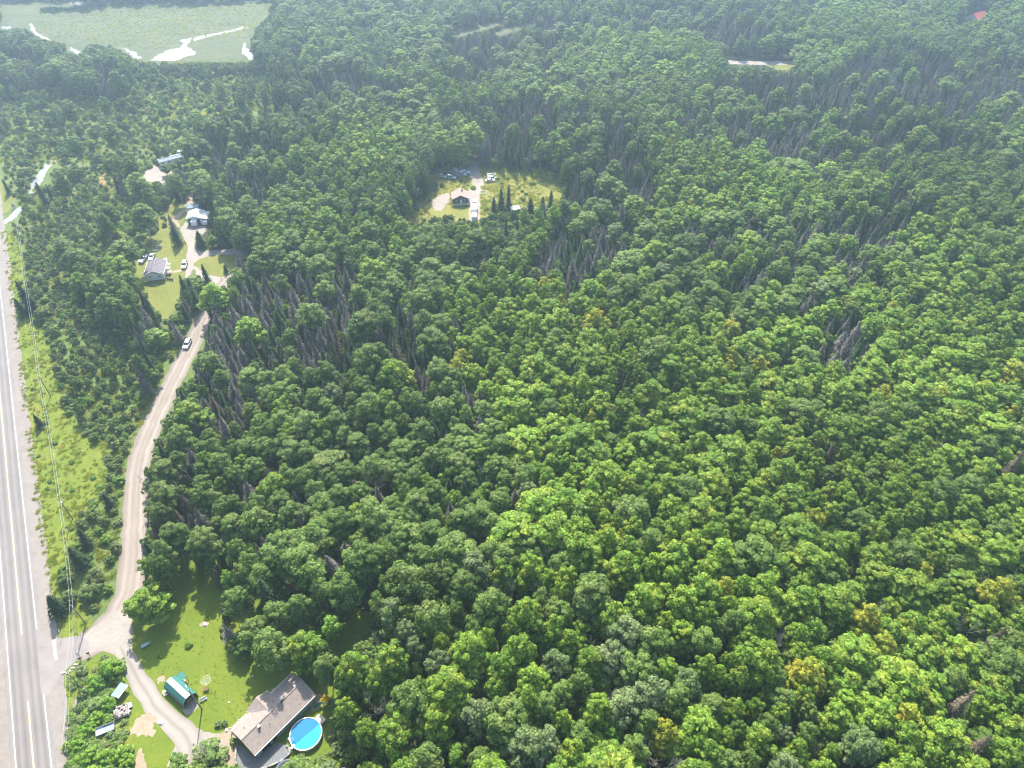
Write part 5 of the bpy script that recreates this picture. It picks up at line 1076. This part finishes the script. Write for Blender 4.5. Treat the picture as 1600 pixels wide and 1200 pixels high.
rocks(rk, [f'white stone, {ORD[k]} in the row along the side road edge' for k in range(7)] + ['white stone, rightmost in the row along the side road edge'], 'white stones along the side road', (.24, .36))
rocks([(252, 1129)], ['pale boulder standing at the tip of the grass island by the driveway'], None, (.6, .62)); rocks([(321, 976), (354, 1141)], ['pale flat stone on the bare patch of the sunlit lawn', 'pale rock at the end of the porch rail'], None, (.4, .5))
rocks([(380, 1024), (395, 1057), (358, 1098), (431, 1002)], ['small stone upper left in the shaded lawn above the house', 'small stone in the shaded lawn nearest the house wing', 'small stone on the sunlit lawn left of the house wing', 'small stone under the aspens above the house'], None, (.18, .26))
for k, (a, b_, lb) in enumerate(((126.5, 1032, 'dark mailbox on a post, left one beside the side road'), (140, 1024, 'dark mailbox on a post, right one beside the side road'))):
    t = thing('mailbox', lb, 'mailbox', P(a, b_) + (0,), .5, 'mailboxes by the side road'); MB().box((0, 0, .5), (.1, .1, 1.0)).part('post', M_WOOD, t); MB().prism([(-.18, 1.0), (.18, 1.0), (.18, 1.25), (.09, 1.36), (-.09, 1.36), (-.18, 1.25)], -.32, .32).part('box', M_BLACK, t)
for a, b_, h, lb in ((98, 993, 2.6, 'thin metal road sign at the top corner of the stop line'), (121, 991, 2.8, 'thin metal sign post at the grass edge of the side road')):
    t = thing('road_sign', lb, 'sign', P(a, b_) + (0,), R(20), 'sign posts at the side road'); MB().tube([(0, 0, 0), (0, 0, h)], .04, 6).part('post', M_METAL, t); MB().box((.05, 0, h - .3), (.03, .6, .6)).part('sign_plate', M_METAL, t)
# --- trailers and stacks on the weedy island
def wheel_on(t, x, y, r_, wd=.2, nm='wheel'):
    mb = MB(); n = 12; vs = [(x + r_ * math.cos(2 * math.pi * j / n), y + s_ * wd / 2, r_ + r_ * math.sin(2 * math.pi * j / n)) for s_ in (-1, 1) for j in range(n)]
    mb.add(vs, [tuple(range(n))[::-1], tuple(range(n, 2 * n))] + [(j, (j + 1) % n, n + (j + 1) % n, n + j) for j in range(n)]); o = mb.part(nm, M_TYRE, t)
    mb = MB(); r2 = r_ * .58; vs = [(x + r2 * math.cos(2 * math.pi * j / n), y + s_ * (wd / 2 + .012), r_ + r2 * math.sin(2 * math.pi * j / n)) for s_ in (-1, 1) for j in range(n)]
    mb.add(vs, [tuple(range(n))[::-1], tuple(range(n, 2 * n))] + [(j, (j + 1) % n, n + (j + 1) % n, n + j) for j in range(n)]); mb.part('rim', M_METAL, o)
a, b_ = P(152, 1147), P(180, 1136); t = thing('utility_trailer', 'pale blue-grey utility trailer standing empty in the weeds', 'trailer', ((a[0] + b_[0]) / 2, (a[1] + b_[1]) / 2, 0), math.atan2(b_[1] - a[1], b_[0] - a[0]))
MB().box((0, 0, .52), (3.7, 1.75, .08)).part('bed', M_TRIM, t)
for y in (-.9, .9): MB().box((0, y, .75), (3.7, .06, .45)).part('side_rail', M_BLUEGREY, t)
for x in (-1.88, 1.88): MB().box((x, 0, .72), (.06, 1.75, .4)).part('end_gate', M_BLUEGREY, t)
MB().box((.6, 0, .585), (2.3, 1.6, .04)).part('tarp', M_BLUEGREY, t)
MB().tube([(1.9, 0, .5), (3.1, 0, .5)], .06, 6).part('tongue', M_METAL, t)
for y in (-1.05, 1.05): wheel_on(t, -.2, y, .32)
t = thing('flatbed_trailer', 'grey flatbed trailer stacked with blocks in the weeds', 'trailer', P(191, 1113) + (0,), R(25)); MB().box((0, 0, .55), (3.2, 3.0, .14)).part('bed', M_DECK, t)
for x in (-1.0, .4):
    for y in (-1.3, 1.3): wheel_on(t, x, y, .3)
k = 0
for i in range(6):
    for j in range(5):
        if random.random() < .12: continue
        o = MB().box((-1.3 + i * .5 + random.uniform(-.05, .05), -1.15 + j * .56, .78 + random.uniform(0, .12)), (.38, .42, .34 + random.uniform(0, .12)), random.uniform(-.15, .15)).part('block', random.choice([M_BLOCK, M_BLOCK, M_ROCK, M_BLACK]), t)
t = thing('firewood_crate', 'tan and grey crate at the right edge of the block-stacked trailer', 'crate', P(202.5, 1104) + (0,), R(35))
for k in range(5): MB().box((0, -.5 + k * .25, .45), (1.3, .18, .1)).part('slat', M_TRIM, t)
MB().box((0, 0, .2), (1.1, 1.0, .4)).part('base', M_WOOD, t); MB().box((-.5, -1.3, .4), (.9, .8, .5), .4).part('tan_box', M_TAN, t)
ca, cb = P(180, 1094, 1.3), P(195, 1072, 1.3)
t = thing('shelter', 'blue-grey sheet-metal shelter half overgrown by weeds', 'shelter', P(190, 1083) + (0,), R(70)); MB().slab([(-1.55, -1.1, 1.45), (1.7, -1.1, 1.5), (1.7, 1.2, 1.25), (-1.55, 1.2, 1.2)], .07).part('roof', M_BLUEGREY, t); MB().box((.05, -1.14, 1.47), (3.3, .1, .12)).part('trim', M_TAN, t)
for x in (-1.4, 1.5):
    for y in (-.95, 1.05): MB().box((x, y, .6), (.1, .1, 1.2)).part('post', M_WOOD, t)
MB().box((0, 1.08, .6), (2.9, .06, 1.0)).part('wall', M_WOOD, t)
# --- utility poles and wires along the highway
poles = [((112, 947), 8.6), ((106, 1052), 8.6), ((93, 781), 8.6), ((61, 589), 8.6), ((38, 432), 8.6)]; tops = []
plab = ['utility pole with guy wire at the corner of verge and side road', 'utility pole in the weedy island beside the white stones', 'utility pole on the verge halfway up the gravel road', 'utility pole on the bright verge near the small lone spruce', 'utility pole behind the tall verge spruce clump']
for ((a, b_), h), lb in zip(poles, plab):
    x, y = P(a, b_, h); t = thing('utility_pole', lb, 'utility pole', (x, y, 0), R(-30), 'utility poles along the highway'); MB().tube([(0, 0, 0), (0, 0, h + .5)], [.17, .11], 8).part('pole', M_POLE, t); MB().box((0, 0, h + .1), (1.5, .11, .12)).part('crossarm', M_POLE, t)
    for q in (-.6, .6): MB().cyl((q, 0, h + .16), .05, .16, 6).part('insulator', M_METAL, t)
    tops.append((x, y, h))
o = MB().cyl((.35, 0, tops[0][2] - 1.6), .22, .8, 10).part('transformer', M_METAL); o.parent = bpy.data.objects['utility_pole.002']
g = P(129, 968); tag(MB().tube([(tops[0][0], tops[0][1], tops[0][2] - .5), (g[0], g[1], 0)], .03, 4).part('guy_wire', M_METAL), 'guy wire from the corner utility pole to the verge', 'wire')
chain = [1, 0, 2, 3, 4]; wn_ = 0; wl_ = ['near span from island pole to corner pole', 'span from corner pole to halfway pole', 'span from halfway pole to bright verge pole', 'far span up to the spruce clump pole']
pts = [Vector(tops[i]) for i in chain]; pts.append(pts[-1] + (pts[-1] - pts[-2])); pts.insert(0, pts[0] + (pts[0] - pts[1]) * 1.0)
wl_ = ['span leaving the island pole past the bottom edge'] + wl_ + ['last span beyond the spruce clump pole']
for k in range(len(pts) - 1):
    for q, sd in ((-.6, 'highway-side'), (.6, 'forest-side')):
        o_ = Vector((.866, -.5, 0)) * q + Vector((0, 0, .33)); A, B = pts[k] + o_, pts[k + 1] + o_
        mb = MB(); mb.tube([A.lerp(B, s_ / 10) - Vector((0, 0, .9 * 4 * (s_ / 10) * (1 - s_ / 10))) for s_ in range(11)], .032, 4)
        tag(mb.part('power_wire', M_METAL), f'{sd} power wire, {wl_[k]}', 'wire', 'power wires along the highway')
# --- cars
def car_paint(name, c): return smat(name, c, .3, .2, .03, spec=.6)
PAINT = {n: car_paint(n + '_car_paint', c) for n, c in dict(white=(.80, .81, .82), silver=(.45, .47, .50), grey=(.16, .17, .19), black=(.025, .027, .03), blue=(.05, .13, .32), red=(.35, .03, .03), pale_blue=(.42, .52, .62), tan=(.45, .40, .33)).items()}
def car(px, py, rz, col, kind, label, group=None, loc=None):
    t = thing('pickup_truck' if kind == 'pickup' else 'parked_car', label, 'pickup truck' if kind == 'pickup' else 'car', (loc or P(px, py)) + (0.04,), rz, group); m = PAINT[col]
    Lh, W = (2.65, .95) if kind == 'pickup' else (2.4, .92) if kind == 'suv' else (2.25, .88)
    prof = {'sedan': [(-Lh, .35), (-Lh, .85), (-Lh + .5, .98), (Lh - 1.3, .95), (Lh - .1, .78), (Lh, .55), (Lh, .35)],
            'suv': [(-Lh, .4), (-Lh, 1.0), (-Lh + .2, 1.08), (Lh - 1.2, 1.08), (Lh - .15, .95), (Lh, .65), (Lh, .4)],
            'pickup': [(-Lh, .5), (-Lh, 1.05), (-Lh + .1, 1.1), (Lh - 1.3, 1.12), (Lh - .12, 1.0), (Lh, .7), (Lh, .5)]}[kind]
    mb = MB(); mb.prism([(a, b_) for a, b_ in prof], -W, W, 'y'); mb.v = [(b_[0], b_[1] * (.93 if abs(b_[0]) > Lh - .2 else 1), b_[2]) for b_ in mb.v]; body = mb.part('body', m, t)
    c0, c1, ct = {'sedan': (-1.75, 1.0, 1.45), 'suv': (-2.3, 1.05, 1.72), 'pickup': (-.55, 1.15, 1.78)}[kind]; zb = 1.07 if kind != 'sedan' else .94; r0, r1 = c0 + (.55 if kind == 'sedan' else .25), c1 - .75
    mb = MB(); mb.add([(c0, -W * .95, zb), (c1, -W * .95, zb), (c1, W * .95, zb), (c0, W * .95, zb), (r0, -W * .76, ct - .05), (r1, -W * .76, ct - .05), (r1, W * .76, ct - .05), (r0, W * .76, ct - .05)], [(0, 3, 2, 1), (4, 5, 6, 7), (0, 1, 5, 4), (1, 2, 6, 5), (2, 3, 7, 6), (3, 0, 4, 7)]); mb.part('window_glass', M_GLASS, t)
    mb = MB(); mb.add([(r0 - .06, -W * .79, ct - .06), (r1 + .06, -W * .79, ct - .06), (r1 + .06, W * .79, ct - .06), (r0 - .06, W * .79, ct - .06), (r0 + .08, -W * .7, ct + .03), (r1 - .05, -W * .7, ct + .03), (r1 - .05, W * .7, ct + .03), (r0 + .08, W * .7, ct + .03)], [(0, 3, 2, 1), (4, 5, 6, 7), (0, 1, 5, 4), (1, 2, 6, 5), (2, 3, 7, 6), (3, 0, 4, 7)]); rf = mb.part('roof', m, t)
    for s_ in (-1, 1):
        mb = MB(); mb.tube([(c1 - .02, s_ * W * .95, zb), (r1, s_ * W * .78, ct - .02)], .05, 4); mb.tube([(c0 + .02, s_ * W * .95, zb), (r0, s_ * W * .78, ct - .02)], .07, 4); mb.tube([((c0 + c1) / 2, s_ * W * .96, zb), ((r0 + r1) / 2, s_ * W * .78, ct - .02)], .05, 4); mb.part('pillar', m, rf)
        MB().box((Lh - .02, s_ * W * .68, .72 if kind == 'sedan' else .88), (.1, .35, .14)).part('headlight', M_LIGHT, t); MB().box((-Lh + .0, s_ * W * .75, .8), (.08, .25, .2)).part('tail_light', M_RED, t)
        MB().box((c1 - .35, s_ * (W + .08), zb + .05), (.15, .16, .12)).part('mirror', m, t)
        for x in (-Lh + .95, Lh - .95): wheel_on(t, x, s_ * (W - .08), .34)
    if kind == 'pickup': MB().box((-1.6, 0, 1.075), (1.8, 1.55, .08)).part('cargo_bed', M_BLACK, t)
    return t
car(293.5, 540, R(-92), 'white', 'suv', 'white car driving down the gravel road')
car(289, 416, R(-82), 'white', 'suv', 'white car parked on the drive beside the white house')
car(224.5, 407, R(-95), 'pale_blue', 'pickup', 'pale blue pickup under the trees left of the white house'); car(238, 403, R(-85), 'white', 'sedan', 'white car just behind the white house')
a, b_ = Vector(P(686, 275)), Vector(P(699, 278)); rzr = math.atan2((b_ - a).y, (b_ - a).x)
for px, py, cl, kd, lb in ((691, 277.5, 'silver', 'sedan', 'silver car, left end of the near row in the clearing'), (705, 279, 'silver', 'suv', 'silver car in the near row below the dark cars'), (711, 275.5, 'grey', 'suv', 'grey car in the middle of the near row'), (722, 274, 'pale_blue', 'suv', 'pale blue car, right end of the near row'),
                       (697.5, 274.5, 'black', 'sedan', 'black car, left end of the far row in the clearing'), (704.5, 272.5, 'grey', 'sedan', 'dark grey car in the far row beside the black car'), (715, 269.5, 'silver', 'suv', 'silver car in the middle of the far row'), (717, 273, 'silver', 'suv', 'silver car between the two rows'), (727, 270.5, 'white', 'sedan', 'white car, right end of the far row')):
    car(px, py, rzr + random.uniform(-.08, .08), cl, kd, lb, 'cars parked in rows in the weedy clearing')
for px, py, rz, cl, kd, lb in ((767.5, 276.5, .3, 'grey', 'suv', 'dark car farthest of the three right of the lane'), (769, 280, .25, 'white', 'suv', 'white car in the middle of the three right of the lane'), (766, 283.5, .2, 'white', 'sedan', 'white car nearest of the three right of the lane')): car(px, py, rz, cl, kd, lb, 'old cars right of the clearing lane')
car(741.5, 320.5, R(-90), 'white', 'pickup', 'white pickup on the lane beside the dark cottage'); car(646, 324, R(10), 'blue', 'sedan', 'blue car at the left edge of the weedy clearing'); car(632, 318, R(40), 'white', 'sedan', 'white car under trees at the left edge of the clearing'); car(285.5, 240.5, R(20), 'silver', 'suv', 'silver car behind the pale trailer home')
def camper(px, py, rz, Lx, W, H_, label, roof=M_WHITE):
    t = thing('camper_trailer', label, 'camper trailer', P(px, py) + (0.04,), rz); MB().prism([(-Lx / 2, .55), (-Lx / 2, H_), (Lx / 2 - .3, H_), (Lx / 2, H_ - .6), (Lx / 2, .55)], -W / 2, W / 2, 'y').part('body', M_TRIM, t); MB().box((-.1, 0, H_ + .03), (Lx - .7, W - .1, .07)).part('roof', roof, t)
    for s_ in (-1, 1): MB().box((-.2, s_ * (W / 2 + .01), H_ * .65), (1.1, .04, .6)).part('window', M_GLASS, t); wheel_on(t, -.3, s_ * (W / 2 - .1), .34)
    MB().box((Lx / 2 + .5, 0, .5), (1.1, .12, .12)).part('tongue', M_METAL, t); return t
camper(741, 331, R(-90), 5.6, 2.4, 2.7, 'white camper trailer on the lane nearer than the white pickup'); camper(741.5, 343, R(-90), 3.6, 2.2, 2.2, 'small white trailer, nearest of the vehicles on the lane')
# --- the white house and its yard
t = gable_house('house', 'white house with a grey-mauve metal roof beside the dry yard', (-139.0, 238.3, 0), R(101), 9.2, 6.7, 2.9, 4.3, M_WHITEWALL, M_PURPLEROOF, .35, M_TRIM, .8)
window(t, -4.6, 1.5, 1.9, .9, .8, 'x-'); window(t, -4.6, -1.9, 1.9, .9, .8, 'x-'); MB().box((-4.62, -1.2, 3.3), (.06, .5, .4)).part('attic_vent', M_BLACK, t)
for x in (-2.4, .4): window(t, x, -3.35, 1.8, 1.3, 1.0, 'y-')
door(t, 2.2, -3.35, .3, .95, 2.0, 'y-'); window(t, 0, 3.35, 1.8, 1.3, 1.0, 'y+')
MB().box((-.2, -4.4, .3), (2.6, 1.9, .5)).part('side_deck', M_TAN, t); MB().slab([(-.9, -5.2, 2.2), (1.1, -5.2, 2.2), (1.1, -3.5, 2.6), (-.9, -3.5, 2.6)], .08).part('awning', M_TRIM, t); MB().slab([(2.2, -4.9, 2.2), (3.4, -4.9, 2.2), (3.4, -3.5, 2.5), (2.2, -3.5, 2.5)], .08).part('awning', M_TRIM, t)
for x, y in ((-.8, -5.1), (1.0, -5.1)): MB().box((x, y, 1.1), (.1, .1, 2.2)).part('post', M_TRIM, t)
MB().box((6.2, -1.7, .3), (2.6, 3.0, .5)).part('back_deck', M_DECK, t); MB().box((6.6, -2.6, 1.4), (1.4, 1.3, 1.8)).part('back_porch', M_TRIM, t)
for k, (a, b_) in enumerate(((262.5, 437), (266, 437.5), (269.5, 438))):
    t = thing('barrel', ['dark barrel nearest the wall of the white house', 'middle dark barrel of three by the white house', 'dark barrel farthest from the wall of the white house'][k], 'barrel', P(a, b_) + (0,), 0, 'barrels by the white house'); MB().cyl((0, 0, 0), .32, .95, 12).part('body', M_BLACK, t); MB().cyl((0, 0, .95), .28, .05, 12).part('lid', M_PIPE, t)
t = thing('picnic_table', 'weathered picnic table on the dry yard behind the white house', 'picnic table', P(249, 386) + (0,), .3); MB().box((0, 0, .75), (2.0, .8, .07)).part('table_top', M_DECK, t)
for y in (-.75, .75): MB().box((0, y, .45), (2.0, .3, .06)).part('bench', M_DECK, t)
for x in (-.7, .7): MB().box((x, 0, .37), (.1, 1.5, .1)).part('leg', M_DECK, t); MB().box((x, 0, .55), (.1, .7, .36)).part('leg', M_DECK, t)
t = thing('wood_pile', 'low pile of grey boards beside the picnic table', 'boards', P(243, 391) + (0,), .1)
for k in range(5): MB().box((0, -.4 + k * .2, .1 + .06 * (k % 2)), (2.4, .18, .08)).part('board', M_DECK if k % 2 else M_TRIM, t)
t = thing('satellite_dish', 'small dish on a pole left of the white house', 'dish', P(223.5, 431) + (0,), 0); MB().tube([(0, 0, 0), (0, 0, 1.4)], .04, 6).part('pole', M_METAL, t); MB().cyl((0, -.1, 1.3), .1, .12, 12, .42).part('dish', M_TRIM, t)
# --- garage with the white roof
t = gable_house('garage', 'white-roofed garage with an open front at the head of the yard drive', (-135.6, 277.6, 0), R(96), 6.2, 6.4, 3.0, 4.2, M_WHITEWALL, M_WHITEROOF, .35, None, .8); t['category'] = 'garage'
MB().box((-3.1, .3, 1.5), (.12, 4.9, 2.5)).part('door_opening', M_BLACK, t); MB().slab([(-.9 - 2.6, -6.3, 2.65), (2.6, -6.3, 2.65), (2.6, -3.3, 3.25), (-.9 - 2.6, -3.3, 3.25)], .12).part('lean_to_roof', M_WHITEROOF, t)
MB().box((-.2, -6.1, 1.3), (5.2, .1, 2.5)).part('lean_to_wall', M_DARKWALL, t); MB().box((2.5, -4.8, 1.4), (.1, 2.6, 2.6)).part('lean_to_wall', M_DARKWALL, t)
for y in (-6.0, -3.6): MB().box((-3.2, y, 1.3), (.14, .14, 2.6)).part('post', M_WOOD, t)
camper(306, 351, R(-84), 4.4, 2.3, 2.6, 'white camper parked in the open front of the garage'); camper(322.5, 350, R(-84), 3.4, 1.9, 2.1, 'small cream trailer right of the white camper at the garage')
t = gable_house('shed', 'small grey-roofed shed just behind the white-roofed garage', (-139.5, 286.2, 0), R(6), 5.0, 3.2, 2.3, 2.9, M_WHITEWALL, M_BLUEGREY, .25); t['category'] = 'shed'; door(t, 0, -1.6, .2, 1.0, 1.9, 'y-')
a = P(249.5, 318); t = gable_house('shed', 'tiny white-roofed shed at the trees left of the dry yard', (a[0], a[1], 0), R(-30), 2.8, 2.2, 2.0, 2.5, M_WHITEWALL, M_WHITEROOF, .2); t['category'] = 'shed'; door(t, 0, -1.1, .2, .8, 1.7, 'y-')
# --- pale trailer home far up the track
a, b_ = Vector(P(256, 258)), Vector(P(283, 251)); c = (a + b_) / 2
t = gable_house('trailer_home', 'long pale trailer home at the head of the sand track', (c.x, c.y, 0), math.atan2((b_ - a).y, (b_ - a).x), 11.5, 3.8, 2.6, 3.1, M_WHITEWALL, M_TRAILROOF, .2, None, None, .5); t['category'] = 'trailer home'
for x in (-4.4, -1.5, 4.2): window(t, x, -1.9, 1.8, 1.2, .8, 'y-')
door(t, 1.5, -1.9, .5, .9, 1.95, 'y-')
# --- the dark cottage in the clearing
t = gable_house('cottage', 'dark teal cottage with a faded brown roof in the weedy clearing', (-23.1, 294.2, 0), R(97), 5.9, 7.0, 2.9, 4.6, M_DARKWALL, M_BROWNROOF, .4, None); t['category'] = 'cottage'
window(t, -2.95, -1.7, 1.9, 1.1, 1.1, 'x-'); window(t, -2.95, 1.9, 1.9, 1.0, .9, 'x-'); door(t, -2.95, -.2, .4, .95, 2.0, 'x-', M_TRIM); window(t, 0, -3.5, 1.9, 1.1, 1.0, 'y-'); window(t, 0, 3.5, 1.9, 1.1, 1.0, 'y+')
MB().box((-3.75, 0, .45), (1.5, 7.4, .14)).part('deck', M_TAN, t); mb = MB(); mb.box((-4.45, 0, 1.4), (.08, 7.4, .1)); mb.box((-4.45, 0, .95), (.06, 7.4, .06))
for k in range(12): mb.box((-4.45, -3.6 + k * .655, .95), (.07, .07, .9))
mb.part('deck_rail', M_TAN, t); MB().box((1.4, -1.0, 4.5), (.6, .6, 1.3)).part('chimney', M_BLACK, t)
t = gable_house('shed', 'pale metal-roofed shed among the spruces in the weedy clearing', P(804, 331) + (0,), R(25), 3.6, 3.0, 2.0, 2.6, M_WHITEWALL, M_MINT, .25); t['category'] = 'shed'; door(t, 0, -1.5, .2, .9, 1.8, 'y-')
t = thing('fire_ring', 'ring of pale stones where the lane meets the clearing yard', 'fire ring', P(755, 301) + (0,))
for k in range(11): a = k * .571; MB().rock((1.7 * math.cos(a), 1.7 * math.sin(a), .15), .38, k).part('stone', M_ROCK, t)
# --- far red-roofed house
t = gable_house('house', 'far house with a faded red roof at the upper right of the forest', (316.5, 534, 0), R(28), 11.0, 8.5, 3.4, 6.2, M_WHITEWALL, M_REDROOF, .5); 
for x in (-3, 3): window(t, x, -4.25, 2.0, 1.6, 1.2, 'y-')
window(t, -5.5, 0, 2.0, 1.6, 1.2, 'x-'); door(t, 0, -4.25, .3, 1.0, 2.0, 'y-')
# ------------------------------------------------------------------ the summer haze: one closed box of thin pale air round camera, ground and woods
hm, nt, out = new_mat('summer_haze')
pv = N(nt, 'ShaderNodeVolumePrincipled'); pv.inputs['Color'].default_value = (*HAZE_COL, 1); pv.inputs['Density'].default_value = HAZE; pv.inputs['Anisotropy'].default_value = 0.70
nt.links.new(pv.outputs[0], out.inputs['Volume'])
hb = MB(); hb.box((0, 1150, 87), (3100, 3000, 176)); ho_ = hb.part('haze', hm); ho_['kind'] = 'stuff'
